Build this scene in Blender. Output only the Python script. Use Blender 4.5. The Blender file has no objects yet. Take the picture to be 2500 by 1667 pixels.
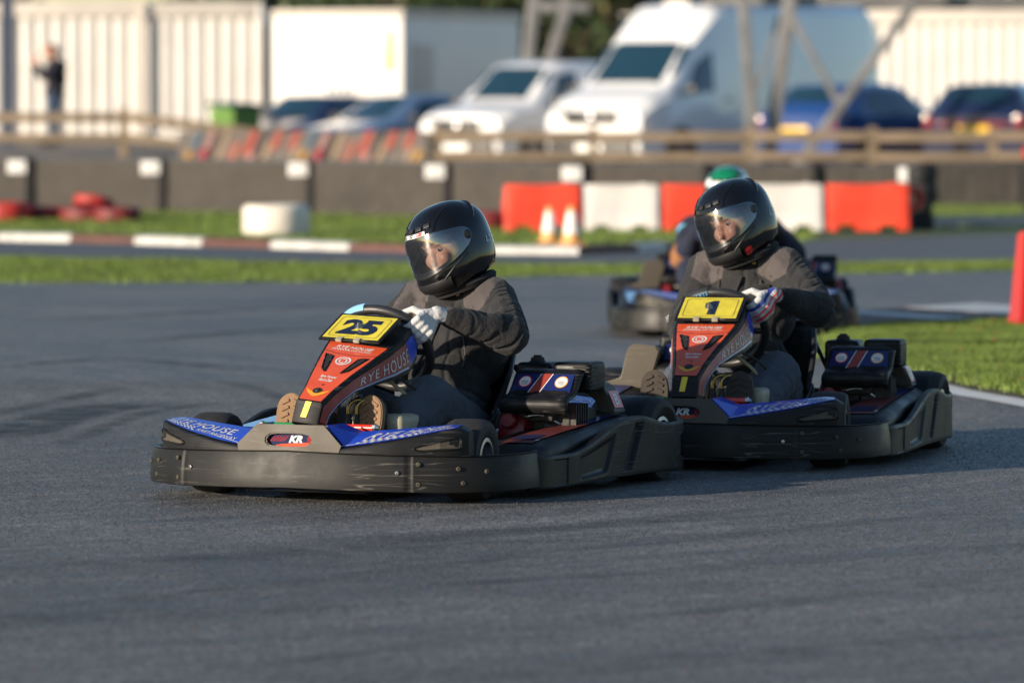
import bpy, bmesh, math, random
import numpy as np
from mathutils import Vector, Matrix, noise, Euler
R = math.radians
random.seed(7)

# ------------------------------------------------------------------ camera
scn = bpy.context.scene
CAM_H = 1.30
FPX = 14000.0                      # focal length in photo pixels (2500 wide)
HOR = 225.0                        # row of the horizon in the photo
cd = bpy.data.cameras.new("camera")
cam = bpy.data.objects.new("camera", cd)
scn.collection.objects.link(cam)
cam.location = (0, 0, CAM_H)
cam.rotation_euler = (R(90) - math.atan((833.5 - HOR) / FPX), 0, 0)
cd.sensor_width = 36.0
cd.lens = FPX / 2500.0 * 36.0
cd.clip_start = 0.5
cd.clip_end = 3000.0
cd.dof.use_dof = True
cd.dof.focus_distance = 18.75
cd.dof.aperture_fstop = 3.5
cd.dof.aperture_blades = 9
scn.camera = cam

# ------------------------------------------------------------------ sky, sun, exposure
SUN_AZ = 55.0                      # degrees to the left of the line back to the camera
SUN_EL = 11.0
sdir = Vector((-math.sin(R(SUN_AZ)) * math.cos(R(SUN_EL)), -math.cos(R(SUN_AZ)) * math.cos(R(SUN_EL)), math.sin(R(SUN_EL))))
world = bpy.data.worlds.new("World")
scn.world = world
world.use_nodes = True
wn = world.node_tree
bg = wn.nodes["Background"]
sky = wn.nodes.new("ShaderNodeTexSky")
sky.sky_type = 'NISHITA'
sky.sun_disc = False
sky.sun_elevation = R(SUN_EL)
sky.sun_rotation = math.atan2(sdir.x, sdir.y)
sky.air_density = 1.0
sky.dust_density = 0.3
sky.ozone_density = 2.3
wn.links.new(sky.outputs[0], bg.inputs[0])
bg.inputs[1].default_value = 0.115
sd = bpy.data.lights.new("sun", 'SUN')
sd.energy = 5.0
sd.angle = R(0.6)
sd.color = (1.0, 0.85, 0.67)
sun = bpy.data.objects.new("sun", sd)
scn.collection.objects.link(sun)
sun.rotation_euler = sdir.to_track_quat('Z', 'Y').to_euler()
scn.view_settings.view_transform = 'Standard'
scn.view_settings.look = 'None'
scn.view_settings.gamma = 1.0
scn.view_settings.use_curve_mapping = False
scn.view_settings.exposure = 0.70
try:
    scn.cycles.max_bounces = 8
    scn.cycles.transparent_max_bounces = 12
    scn.cycles.use_denoising = True
    scn.cycles.denoising_input_passes = 'RGB_ALBEDO_NORMAL'
    scn.cycles.denoising_prefilter = 'ACCURATE'
except Exception:
    pass

COL = scn.collection

# ------------------------------------------------------------------ materials
MAT = {}
def mat(name, col, rough=0.5, metal=0.0, var=0.0, vs=12.0, bump=0.0, bs=150.0, coat=0.0, spec=0.5,
        stretch=(1, 1, 1), col2=None, emis=None, coord='Object'):
    """Principled material with optional noise colour variation and noise bump."""
    if name in MAT: return MAT[name]
    m = bpy.data.materials.new(name); m.use_nodes = True
    nt = m.node_tree; b = nt.nodes["Principled BSDF"]
    c4 = (col[0], col[1], col[2], 1)
    b.inputs["Base Color"].default_value = c4
    b.inputs["Roughness"].default_value = rough
    b.inputs["Metallic"].default_value = metal
    b.inputs["Specular IOR Level"].default_value = spec
    if coat: b.inputs["Coat Weight"].default_value = coat; b.inputs["Coat Roughness"].default_value = 0.06
    if var or bump:
        tc = nt.nodes.new("ShaderNodeTexCoord"); mp = nt.nodes.new("ShaderNodeMapping")
        mp.inputs["Scale"].default_value = stretch
        nt.links.new(tc.outputs[coord], mp.inputs[0])
    if var:
        n = nt.nodes.new("ShaderNodeTexNoise"); n.inputs["Scale"].default_value = vs; n.inputs["Detail"].default_value = 6
        n.inputs["Roughness"].default_value = 0.65
        nt.links.new(mp.outputs[0], n.inputs["Vector"])
        r = nt.nodes.new("ShaderNodeValToRGB")
        lo = tuple(max(0, c * (1 - var)) for c in col); hi = col2 if col2 else tuple(min(1, c * (1 + var)) for c in col)
        r.color_ramp.elements[0].position = 0.32; r.color_ramp.elements[0].color = (*lo, 1)
        r.color_ramp.elements[1].position = 0.68; r.color_ramp.elements[1].color = (*hi, 1)
        nt.links.new(n.outputs[0], r.inputs[0]); nt.links.new(r.outputs[0], b.inputs["Base Color"])
        rr = nt.nodes.new("ShaderNodeMapRange"); rr.inputs[3].default_value = max(0.02, rough - 0.10); rr.inputs[4].default_value = min(1, rough + 0.12)
        nt.links.new(n.outputs[0], rr.inputs[0]); nt.links.new(rr.outputs[0], b.inputs["Roughness"])
    if bump:
        n2 = nt.nodes.new("ShaderNodeTexNoise"); n2.inputs["Scale"].default_value = bs; n2.inputs["Detail"].default_value = 4
        nt.links.new(mp.outputs[0], n2.inputs["Vector"])
        bp = nt.nodes.new("ShaderNodeBump"); bp.inputs["Strength"].default_value = bump; bp.inputs["Distance"].default_value = 0.004
        nt.links.new(n2.outputs[0], bp.inputs["Height"]); nt.links.new(bp.outputs[0], b.inputs["Normal"])
    MAT[name] = m
    return m

def scuffed_plastic(name, base, scratch, amount=0.5):
    """Black moulded plastic with long horizontal scuffs, fine scratches and dust."""
    m = bpy.data.materials.new(name); m.use_nodes = True; nt = m.node_tree; L = nt.links
    b = nt.nodes["Principled BSDF"]; b.inputs["Specular IOR Level"].default_value = 0.20
    tc = nt.nodes.new("ShaderNodeTexCoord")
    mp = nt.nodes.new("ShaderNodeMapping"); mp.inputs["Scale"].default_value = (2.4, 2.4, 62); mp.inputs["Rotation"].default_value = (R(5), R(6), R(20))
    L.new(tc.outputs["Object"], mp.inputs[0])
    n = nt.nodes.new("ShaderNodeTexNoise"); n.inputs["Scale"].default_value = 1.0; n.inputs["Detail"].default_value = 1.5; n.inputs["Distortion"].default_value = 0.15
    L.new(mp.outputs[0], n.inputs["Vector"])
    ab = nt.nodes.new("ShaderNodeMath"); ab.operation = 'SUBTRACT'; ab.inputs[1].default_value = .5; L.new(n.outputs[0], ab.inputs[0])
    ab2 = nt.nodes.new("ShaderNodeMath"); ab2.operation = 'ABSOLUTE'; L.new(ab.outputs[0], ab2.inputs[0])
    r = nt.nodes.new("ShaderNodeMapRange"); r.inputs[1].default_value = 0.003; r.inputs[2].default_value = 0.014; r.inputs[3].default_value = 1; r.inputs[4].default_value = 0
    L.new(ab2.outputs[0], r.inputs[0])
    n3 = nt.nodes.new("ShaderNodeTexNoise"); n3.inputs["Scale"].default_value = 7; n3.inputs["Detail"].default_value = 5
    L.new(tc.outputs["Object"], n3.inputs["Vector"])
    r3 = nt.nodes.new("ShaderNodeValToRGB"); r3.color_ramp.elements[0].position = 0.42; r3.color_ramp.elements[1].position = 0.68
    L.new(n3.outputs[0], r3.inputs[0])
    mul = nt.nodes.new("ShaderNodeMath"); mul.operation = 'MULTIPLY'; L.new(r.outputs[0], mul.inputs[0]); L.new(r3.outputs[0], mul.inputs[1])
    mu2 = nt.nodes.new("ShaderNodeMath"); mu2.operation = 'MULTIPLY'; mu2.inputs[1].default_value = amount; L.new(mul.outputs[0], mu2.inputs[0])
    mx = nt.nodes.new("ShaderNodeMix"); mx.data_type = 'RGBA'
    L.new(mu2.outputs[0], mx.inputs[0]); mx.inputs[6].default_value = (*base, 1); mx.inputs[7].default_value = (*scratch, 1)
    n4 = nt.nodes.new("ShaderNodeTexNoise"); n4.inputs["Scale"].default_value = 14; n4.inputs["Detail"].default_value = 7
    L.new(tc.outputs["Object"], n4.inputs["Vector"])
    mx2 = nt.nodes.new("ShaderNodeMix"); mx2.data_type = 'RGBA'
    r4 = nt.nodes.new("ShaderNodeMapRange"); r4.inputs[1].default_value = 0.45; r4.inputs[2].default_value = 0.8; r4.inputs[4].default_value = 0.18
    L.new(n4.outputs[0], r4.inputs[0]); L.new(r4.outputs[0], mx2.inputs[0])
    L.new(mx.outputs[2], mx2.inputs[6]); mx2.inputs[7].default_value = (base[0] * 1.9 + .006, base[1] * 1.8 + .005, base[2] * 1.6 + .004, 1)
    L.new(mx2.outputs[2], b.inputs["Base Color"])
    rr = nt.nodes.new("ShaderNodeMapRange"); rr.inputs[1].default_value = .3; rr.inputs[2].default_value = .7; rr.inputs[3].default_value = 0.34; rr.inputs[4].default_value = 0.60
    L.new(n3.outputs[0], rr.inputs[0]); L.new(rr.outputs[0], b.inputs["Roughness"])
    bp = nt.nodes.new("ShaderNodeBump"); bp.inputs["Strength"].default_value = 0.18; bp.inputs["Distance"].default_value = 0.003
    L.new(n4.outputs[0], bp.inputs["Height"]); L.new(bp.outputs[0], b.inputs["Normal"])
    MAT[name] = m
    return m

def fabric(name, col, col2):
    m = bpy.data.materials.new(name); m.use_nodes = True; nt = m.node_tree; L = nt.links
    b = nt.nodes["Principled BSDF"]; b.inputs["Roughness"].default_value = 0.88; b.inputs["Specular IOR Level"].default_value = 0.25
    b.inputs["Sheen Weight"].default_value = 0.06; b.inputs["Sheen Roughness"].default_value = 0.5
    tc = nt.nodes.new("ShaderNodeTexCoord")
    n = nt.nodes.new("ShaderNodeTexNoise"); n.inputs["Scale"].default_value = 9; n.inputs["Detail"].default_value = 6
    L.new(tc.outputs["Object"], n.inputs["Vector"])
    r = nt.nodes.new("ShaderNodeValToRGB"); r.color_ramp.elements[0].position = .3; r.color_ramp.elements[1].position = .72
    r.color_ramp.elements[0].color = (*col, 1); r.color_ramp.elements[1].color = (*col2, 1)
    L.new(n.outputs[0], r.inputs[0]); L.new(r.outputs[0], b.inputs["Base Color"])
    n2 = nt.nodes.new("ShaderNodeTexNoise"); n2.inputs["Scale"].default_value = 38; n2.inputs["Detail"].default_value = 6; n2.inputs["Distortion"].default_value = 1.6
    L.new(tc.outputs["Object"], n2.inputs["Vector"])
    bp = nt.nodes.new("ShaderNodeBump"); bp.inputs["Strength"].default_value = 0.55; bp.inputs["Distance"].default_value = 0.008
    L.new(n2.outputs[0], bp.inputs["Height"]); L.new(bp.outputs[0], b.inputs["Normal"])
    MAT[name] = m
    return m

def visor_mat(name, tint, clear=0.78):
    m = bpy.data.materials.new(name); m.use_nodes = True; nt = m.node_tree; L = nt.links
    nt.nodes.remove(nt.nodes["Principled BSDF"]); out = nt.nodes["Material Output"]
    tr = nt.nodes.new("ShaderNodeBsdfTransparent"); tr.inputs[0].default_value = (*tint, 1)
    gl = nt.nodes.new("ShaderNodeBsdfGlossy"); gl.inputs["Roughness"].default_value = 0.10; gl.inputs[0].default_value = (1, 1, 1, 1)
    fr = nt.nodes.new("ShaderNodeFresnel"); fr.inputs[0].default_value = 1.5
    mr = nt.nodes.new("ShaderNodeMapRange"); mr.inputs[3].default_value = 1 - clear - 0.12; mr.inputs[4].default_value = 0.9
    L.new(fr.outputs[0], mr.inputs[0])
    mx = nt.nodes.new("ShaderNodeMixShader"); L.new(mr.outputs[0], mx.inputs[0]); L.new(tr.outputs[0], mx.inputs[1]); L.new(gl.outputs[0], mx.inputs[2])
    L.new(mx.outputs[0], out.inputs[0])
    MAT[name] = m
    return m

scuffed_plastic("black_plastic", (0.008, 0.008, 0.009), (0.17, 0.165, 0.16), 0.7)
scuffed_plastic("bumper_plastic", (0.010, 0.010, 0.0105), (0.16, 0.15, 0.13), 0.55)
scuffed_plastic("dusty_plastic", (0.070, 0.061, 0.048), (0.20, 0.18, 0.15), 0.5)
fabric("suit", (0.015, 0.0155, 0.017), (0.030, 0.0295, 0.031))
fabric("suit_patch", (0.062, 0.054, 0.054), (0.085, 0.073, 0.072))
fabric("suit_trouser", (0.040, 0.049, 0.070), (0.066, 0.078, 0.104))
fabric("knit_black", (0.010, 0.010, 0.012), (0.016, 0.016, 0.018))
fabric("white_glove", (0.42, 0.42, 0.43), (0.52, 0.52, 0.52))
fabric("glove_blue", (0.02, 0.035, 0.22), (0.03, 0.05, 0.30))
fabric("glove_red", (0.55, 0.03, 0.03), (0.62, 0.05, 0.05))
visor_mat("visor", (0.66, 0.68, 0.71), 0.72)
mat("rubber", (0.012, 0.012, 0.013), 0.75, var=.4, vs=30, bump=.2, bs=120)
mat("rim_metal", (0.32, 0.32, 0.34), 0.35, 1.0, var=.2, vs=20)
mat("rim_dark", (0.07, 0.07, 0.075), 0.5, 0.6)
mat("steel", (0.42, 0.42, 0.42), 0.32, 1.0, var=.25, vs=25)
mat("black_metal", (0.025, 0.026, 0.03), 0.32, 0.2, var=.3, vs=25)
mat("dark_grip", (0.020, 0.020, 0.021), 0.42, bump=.15, bs=300)
mat("vinyl_orange", (0.56, 0.075, 0.028), 0.30, var=.10, vs=9, coat=.25)
mat("vinyl_red", (0.55, 0.05, 0.04), 0.3, var=.1, vs=9, coat=.2)
mat("vinyl_maroon", (0.26, 0.030, 0.034), 0.35, var=.2, vs=8)
mat("vinyl_blue_shaded", (0.007, 0.016, 0.10), 0.35, var=.1, vs=9)  # darker copy of vinyl_blue: shade on the engine stickers put into the colour
mat("vinyl_brick", (0.24, 0.035, 0.028), 0.4, var=.1, vs=9)
mat("vinyl_blue", (0.012, 0.06, 0.50), 0.28, var=.12, vs=9, coat=.4)
mat("vinyl_light_blue", (0.20, 0.42, 0.75), 0.3, var=.1, vs=9, coat=.3)
mat("vinyl_navy", (0.012, 0.014, 0.055), 0.7, spec=.15)
mat("matt_orange", (0.50, 0.07, 0.03), 0.7, spec=.15)
mat("matt_red", (0.25, 0.02, 0.02), 0.7, spec=.15)
mat("matt_white", (0.55, 0.55, 0.55), 0.7, spec=.15)
mat("pod_red", (0.10, 0.014, 0.012), 0.5, var=.2, vs=12)
mat("vinyl_yellow", (0.55, 0.46, 0.035), 0.38, var=.14, vs=18, coat=.15)
mat("stripe_yellow", (0.75, 0.55, 0.02), 0.4)
mat("print_navy", (0.008, 0.014, 0.035), 0.4)
mat("print_white", (0.58, 0.58, 0.58), 0.4, var=.15, vs=40)
mat("print_gold", (0.72, 0.30, 0.02), 0.4)
mat("print_red", (0.62, 0.02, 0.02), 0.4)
mat("print_cyan", (0.12, 0.36, 0.62), 0.4)
mat("pedal_red", (0.55, 0.03, 0.015), 0.3, coat=.3)
mat("pedal_green", (0.02, 0.20, 0.06), 0.3, coat=.3)
mat("tank_plastic", (0.30, 0.27, 0.20), 0.45, var=.25, vs=10)
mat("engine_red", (0.13, 0.005, 0.008), 0.4, var=.3, vs=15)
mat("engine_grime", (0.028, 0.025, 0.023), 0.6, 0.3, var=.5, vs=25, bump=.4, bs=80)
mat("brass", (0.45, 0.30, 0.10), 0.35, 1.0)
mat("hose", (0.30, 0.27, 0.17), 0.4)
mat("gum_sole", (0.20, 0.115, 0.058), 0.75, var=.2, vs=40)
mat("black_sole", (0.045, 0.035, 0.028), 0.8, var=.3, vs=40)
mat("shoe_black", (0.015, 0.015, 0.017), 0.7)
mat("helmet_black", (0.004, 0.004, 0.005), 0.09)
mat("helmet_trim", (0.012, 0.012, 0.013), 0.45)
mat("helmet_liner", (0.010, 0.010, 0.011), 0.95)
mat("helmet_white", (0.75, 0.75, 0.74), 0.2, coat=.6)
mat("helmet_green", (0.004, 0.16, 0.075), 0.2, coat=.6)
mat("skin", (0.54, 0.27, 0.185), 0.5, var=.12, vs=30)
mat("hair", (0.10, 0.045, 0.02), 0.7, var=.4, vs=60)
mat("eye_white", (0.30, 0.28, 0.26), 0.3)
mat("eye_dark", (0.02, 0.015, 0.012), 0.2)

# ------------------------------------------------------------------ mesh helpers
def link(o, parent=None):
    COL.objects.link(o)
    if parent is not None: o.parent = parent
    return o

def obj(name, V, F, m, parent=None, smooth=False, mids=None, ang=None):
    """One mesh object. m: material name or list; mids: material index for each face."""
    me = bpy.data.meshes.new(name)
    me.from_pydata([tuple(v) for v in V], [], F)
    for k in (m if isinstance(m, (list, tuple)) else [m]): me.materials.append(MAT[k])
    if mids is not None: me.polygons.foreach_set("material_index", list(mids))
    if smooth:
        me.polygons.foreach_set("use_smooth", [True] * len(me.polygons))
        if ang: me.set_sharp_from_angle(angle=R(ang))
    me.update()
    o = bpy.data.objects.new(name, me)
    return link(o, parent)

def bobj(name, bm, m, parent=None, smooth=False, ang=40):
    bmesh.ops.recalc_face_normals(bm, faces=bm.faces)
    me = bpy.data.meshes.new(name); bm.to_mesh(me); bm.free()
    for k in (m if isinstance(m, (list, tuple)) else [m]): me.materials.append(MAT[k])
    if smooth:
        me.polygons.foreach_set("use_smooth", [True] * len(me.polygons))
        if ang: me.set_sharp_from_angle(angle=R(ang))
    o = bpy.data.objects.new(name, me)
    return link(o, parent)

def thing(name, label, cat, loc=(0, 0, 0), rz=0.0, group=None):
    o = bpy.data.objects.new(name, None); o.empty_display_size = 0.1
    link(o); o.location = loc; o.rotation_euler = (0, 0, rz)
    o["label"] = label; o["category"] = cat
    if group: o["group"] = group
    return o

def tag(o, label, cat, group=None):
    o["label"] = label; o["category"] = cat
    if group: o["group"] = group
    return o

def struct(o): o["kind"] = "structure"; return o

def bx(bm, c, s, rot=None, bev=0.0, seg=2, mi=0):
    """Bevelled box: centre c, full size s, optional Euler rotation."""
    M4 = Matrix.Translation(Vector(c)) @ ((Euler(rot).to_matrix().to_4x4()) if rot else Matrix.Identity(4)) @ Matrix.Diagonal((s[0], s[1], s[2], 1))
    r = bmesh.ops.create_cube(bm, size=1.0, matrix=M4)
    vs = r["verts"]
    if bev:
        es = list({e for v in vs for e in v.link_edges})
        rr = bmesh.ops.bevel(bm, geom=es, offset=bev, segments=seg, affect='EDGES', profile=0.6)
        for f in rr["faces"]: f.material_index = mi
    for v in vs:
        if v.is_valid:
            for f in v.link_faces: f.material_index = mi

def box(name, c, s, m, parent=None, rot=None, bev=0.0, seg=2):
    bm = bmesh.new(); bx(bm, c, s, rot, bev, seg)
    return bobj(name, bm, m, parent, bev > 0, 50)

def crom(P, n=6, closed=False):
    """Catmull-Rom resampling of a list of vectors."""
    P = [Vector(p) for p in P]; N = len(P); out = []
    rng = range(N if closed else N - 1)
    for i in rng:
        p1, p2 = P[i], P[(i + 1) % N]
        p0 = P[(i - 1) % N] if (closed or i > 0) else p1 + (p1 - p2)
        p3 = P[(i + 2) % N] if (closed or i < N - 2) else p2 + (p2 - p1)
        for k in range(n):
            t = k / n
            out.append(0.5 * ((2 * p1) + (p2 - p0) * t + (2 * p0 - 5 * p1 + 4 * p2 - p3) * t * t + (3 * p1 - p0 - 3 * p2 + p3) * t ** 3))
    if not closed: out.append(P[-1])
    return out

def tube_geo(pts, r, sides=10, closed=False, cap=True):
    pts = [Vector(p) for p in pts]; n = len(pts); V = []; F = []
    rr = r if isinstance(r, (list, tuple)) else [r] * n
    prev = None
    for i, p in enumerate(pts):
        t = (pts[(i + 1) % n] - pts[i - 1]) if closed or 0 < i < n - 1 else (pts[1] - pts[0] if i == 0 else pts[-1] - pts[-2])
        t.normalize()
        if prev is None:
            a = Vector((0, 0, 1)) if abs(t.z) < 0.9 else Vector((1, 0, 0))
            u = t.cross(a).normalized()
        else:
            u = (prev - t * prev.dot(t)).normalized()
        prev = u; w = t.cross(u)
        for k in range(sides):
            a = 2 * math.pi * k / sides
            V.append(p + (u * math.cos(a) + w * math.sin(a)) * rr[i])
    m = n if closed else n - 1
    for i in range(m):
        for k in range(sides):
            a = i * sides + k; b = i * sides + (k + 1) % sides
            c = ((i + 1) % n) * sides + (k + 1) % sides; d = ((i + 1) % n) * sides + k
            F.append((a, b, c, d))
    if cap and not closed:
        F.append(tuple(reversed(range(sides)))); F.append(tuple(range((n - 1) * sides, n * sides)))
    return V, F

def tube(name, pts, r, m, parent=None, sides=10, closed=False):
    V, F = tube_geo(pts, r, sides, closed)
    return obj(name, V, F, m, parent, True, None, 60)

def merge(parts):
    """Join (V,F) pairs."""
    V = []; F = []
    for v, f in parts:
        o = len(V); V += list(v); F += [tuple(i + o for i in q) for q in f]
    return V, F

def lathe_geo(prof, axis_o, axis, sides=24, closed=False):
    """Revolve (radius, height) profile round an axis."""
    axis = Vector(axis).normalized(); o = Vector(axis_o)
    a = Vector((0, 0, 1)) if abs(axis.z) < .9 else Vector((1, 0, 0))
    u = axis.cross(a).normalized(); w = axis.cross(u); V = []; F = []
    n = len(prof)
    for k in range(sides):
        t = 2 * math.pi * k / sides; d = u * math.cos(t) + w * math.sin(t)
        for r, h in prof: V.append(o + axis * h + d * r)
    for k in range(sides):
        k2 = (k + 1) % sides
        for i in range(n if closed else n - 1):
            j = (i + 1) % n
            F.append((k * n + i, k * n + j, k2 * n + j, k2 * n + i))
    return V, F

def lathe(name, prof, o, axis, m, parent=None, sides=24, closed=False, ang=35):
    V, F = lathe_geo(prof, o, axis, sides, closed)
    return obj(name, V, F, m, parent, True, None, ang)

def ribbon_geo(path, z0, z1, th, bev=0.008):
    """Upright wall that follows a plan path; z0, z1 per point (or numbers). Rounded top and bottom edges."""
    n = len(path); P = [Vector((p[0], p[1], 0)) for p in path]
    Z0 = z0 if isinstance(z0, list) else [z0] * n; Z1 = z1 if isinstance(z1, list) else [z1] * n
    h = th / 2; V = []; F = []
    def sec(lo, hi):
        b = min(bev, h * .9)
        return [(h, lo + b), (h, hi - b), (h - b * .3, hi - b * .3), (h - b, hi), (-h + b, hi), (-h + b * .3, hi - b * .3), (-h, hi - b), (-h, lo + b), (-h + b, lo), (h - b, lo)]
    for i in range(n):
        t = (P[min(i + 1, n - 1)] - P[max(i - 1, 0)]).normalized(); nr = Vector((t.y, -t.x, 0))
        for s, z in sec(Z0[i], Z1[i]): V.append(P[i] + nr * s + Vector((0, 0, z)))
    k = 10
    for i in range(n - 1):
        for j in range(k):
            F.append((i * k + j, i * k + (j + 1) % k, (i + 1) * k + (j + 1) % k, (i + 1) * k + j))
    F.append(tuple(range(k))); F.append(tuple(reversed(range((n - 1) * k, n * k))))
    return V, F

def prism_geo(poly, f0, f1):
    """Solid between two mapped copies of a 2-D polygon: f0(p) and f1(p) give 3-D points."""
    n = len(poly); V = [f0(p) for p in poly] + [f1(p) for p in poly]
    F = [tuple(range(n)), tuple(reversed(range(n, 2 * n)))]
    for i in range(n): F.append((i, i + n, (i + 1) % n + n, (i + 1) % n)) if False else F.append((i, (i + 1) % n, (i + 1) % n + n, i + n))
    return V, F

def fix_normals(o):
    bm = bmesh.new(); bm.from_mesh(o.data); bmesh.ops.recalc_face_normals(bm, faces=bm.faces); bm.to_mesh(o.data); bm.free(); return o

def bevel_obj(o, w, seg=2, ang=30):
    bm = bmesh.new(); bm.from_mesh(o.data); bmesh.ops.recalc_face_normals(bm, faces=bm.faces)
    es = [e for e in bm.edges if e.is_manifold and e.calc_face_angle(0) > R(ang)]
    bmesh.ops.bevel(bm, geom=es, offset=w, segments=seg, affect='EDGES', clamp_overlap=True)
    bm.to_mesh(o.data); bm.free()
    o.data.polygons.foreach_set("use_smooth", [True] * len(o.data.polygons)); o.data.set_sharp_from_angle(angle=R(50))
    return o

# flat lettering ---------------------------------------------------------
_txt = {}
def text_geo(s, bold=0.0, shear=0.0, spacing=1.0):
    key = (s, bold, shear, spacing)
    if key not in _txt:
        cu = bpy.data.curves.new("t", 'FONT'); cu.body = s; cu.size = 1.0; cu.offset = bold; cu.shear = shear; cu.space_character = spacing
        cu.resolution_u = 3; cu.align_x = 'CENTER'; cu.align_y = 'CENTER'
        o = bpy.data.objects.new("t", cu); COL.objects.link(o)
        dg = bpy.context.evaluated_depsgraph_get(); dg.update()
        me = bpy.data.meshes.new_from_object(o.evaluated_get(dg))
        V = [tuple(v.co) for v in me.vertices]; F = [tuple(p.vertices) for p in me.polygons]
        bpy.data.objects.remove(o); bpy.data.curves.remove(cu); bpy.data.meshes.remove(me)
        _txt[key] = (V, F)
    return _txt[key]

def text_fit(s, w, h, bold=0.02, shear=0.0, spacing=1.0):
    """Lettering centred on 0 scaled into w x h. Returns 2-D verts and faces."""
    V, F = text_geo(s, bold, shear, spacing)
    xs = [v[0] for v in V]; ys = [v[1] for v in V]
    cx, cy = (min(xs) + max(xs)) / 2, (min(ys) + max(ys)) / 2
    sx, sy = w / (max(xs) - min(xs)), h / (max(ys) - min(ys))
    return [((v[0] - cx) * sx, (v[1] - cy) * sy) for v in V], F

class Flat:
    """Collects flat print (lettering, discs, polygons) laid on a plane o + u*x + v*y."""
    def __init__(self, o, u, v, lift=0.0):
        self.o = Vector(o); self.u = Vector(u).normalized(); v = Vector(v); self.v = (v - self.u * v.dot(self.u)).normalized()
        self.n = self.u.cross(self.v); self.lift = lift; self.V = []; self.F = []; self.I = []; self.M = []
    def at(self, x, y, l): return self.o + self.u * x + self.v * y + self.n * (self.lift + l)
    def mi(self, m):
        if m not in self.M: self.M.append(m)
        return self.M.index(m)
    def add(self, V2, F, m, l=0.0):
        k = len(self.V); self.V += [self.at(x, y, l) for x, y in V2]; self.F += [tuple(i + k for i in f) for f in F]; self.I += [self.mi(m)] * len(F)
    def text(self, s, x, y, w, h, m, l=0.0, bold=0.02, shear=0.0, rot=0.0, spacing=1.0):
        V, F = text_fit(s, w, h, bold, shear, spacing); c, sn = math.cos(rot), math.sin(rot)
        self.add([(x + a * c - b * sn, y + a * sn + b * c) for a, b in V], F, m, l)
    def poly(self, P, m, l=0.0): self.add(P, [tuple(range(len(P)))], m, l)
    def disc(self, x, y, rx, ry, m, l=0.0, n=24): self.poly([(x + rx * math.cos(2 * math.pi * k / n), y + ry * math.sin(2 * math.pi * k / n)) for k in range(n)], m, l)
    def ring(self, x, y, rx, ry, t, m, l=0.0, n=24):
        V = []; F = []
        for k in range(n):
            a = 2 * math.pi * k / n
            V += [(x + rx * math.cos(a), y + ry * math.sin(a)), (x + (rx - t) * math.cos(a), y + (ry - t) * math.sin(a))]
        for k in range(n): F.append((2 * k, (2 * k + 2) % (2 * n), (2 * k + 3) % (2 * n), 2 * k + 1))
        self.add(V, F, m, l)
    def line(self, pts, t, m, l=0.0):
        V = []; F = []; P = [Vector((p[0], p[1])) for p in pts]
        for i, p in enumerate(P):
            d = (P[min(i + 1, len(P) - 1)] - P[max(i - 1, 0)]).normalized(); n = Vector((-d.y, d.x)) * t / 2
            V += [tuple(p + n), tuple(p - n)]
        for i in range(len(P) - 1): F.append((2 * i, 2 * i + 1, 2 * i + 3, 2 * i + 2))
        self.add(V, F, m, l)
    def checks(self, x0, y0, w, h, nx, ny, m, l=0.0, shear=0.0):
        for j in range(ny):
            for i in range(nx):
                if (i + j) % 2 == 0:
                    a = x0 + w * i / nx; b = y0 + h * j / ny; s0 = shear * (b - y0); s1 = shear * (b + h / ny - y0)
                    self.poly([(a + s0, b), (a + w / nx + s0, b), (a + w / nx + s1, b + h / ny), (a + s1, b + h / ny)], m, l)
    def build(self, name, parent): return obj(name, self.V, self.F, self.M, parent, False, self.I)

# soft bodies out of tapered limbs ----------------------------------------
def limb(bm, p, q, r1, r2, seg=2):
    """Tapered capsule as a convex hull of two small spheres."""
    b2 = bmesh.new()
    for c, r in ((p, r1), (q, r2)): bmesh.ops.create_icosphere(b2, subdivisions=seg, radius=r, matrix=Matrix.Translation(Vector(c)))
    bmesh.ops.delete(b2, geom=list(b2.edges), context='EDGES_FACES')
    bmesh.ops.convex_hull(b2, input=list(b2.verts))
    bmesh.ops.delete(b2, geom=[v for v in b2.verts if not v.link_faces], context='VERTS')
    me = bpy.data.meshes.new("tmp"); b2.to_mesh(me); b2.free(); bm.from_mesh(me); bpy.data.meshes.remove(me)

def blob(bm, c, s, rot=None, seg=3):
    M4 = Matrix.Translation(Vector(c)) @ (Euler(rot).to_matrix().to_4x4() if rot else Matrix.Identity(4)) @ Matrix.Diagonal((s[0], s[1], s[2], 1))
    bmesh.ops.create_icosphere(bm, subdivisions=seg, radius=1.0, matrix=M4)

def remesh(bm, voxel, smooth_it=6):
    """Fuse everything in bm into one continuous surface; returns vertex array and faces."""
    me = bpy.data.meshes.new("tmp"); bm.to_mesh(me); bm.free()
    o = bpy.data.objects.new("tmp", me); COL.objects.link(o)
    md = o.modifiers.new("r", 'REMESH'); md.mode = 'VOXEL'; md.voxel_size = voxel; md.adaptivity = 0
    dg = bpy.context.evaluated_depsgraph_get(); dg.update()
    m2 = bpy.data.meshes.new_from_object(o.evaluated_get(dg))
    bpy.data.objects.remove(o); bpy.data.meshes.remove(me)
    n = len(m2.vertices); V = np.empty(n * 3); m2.vertices.foreach_get("co", V); V = V.reshape(-1, 3)
    E = np.empty(len(m2.edges) * 2, dtype=np.int32); m2.edges.foreach_get("vertices", E); E = E.reshape(-1, 2)
    deg = np.bincount(E.ravel(), minlength=n).astype(float)[:, None]; deg[deg == 0] = 1
    for _ in range(smooth_it):
        S = np.zeros_like(V)
        for k in range(3): S[:, k] = np.bincount(E[:, 0], weights=V[E[:, 1], k], minlength=n) + np.bincount(E[:, 1], weights=V[E[:, 0], k], minlength=n)
        V = V * .5 + (S / deg) * .5
    m2.vertices.foreach_set("co", V.ravel()); m2.update()
    return m2, V

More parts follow.
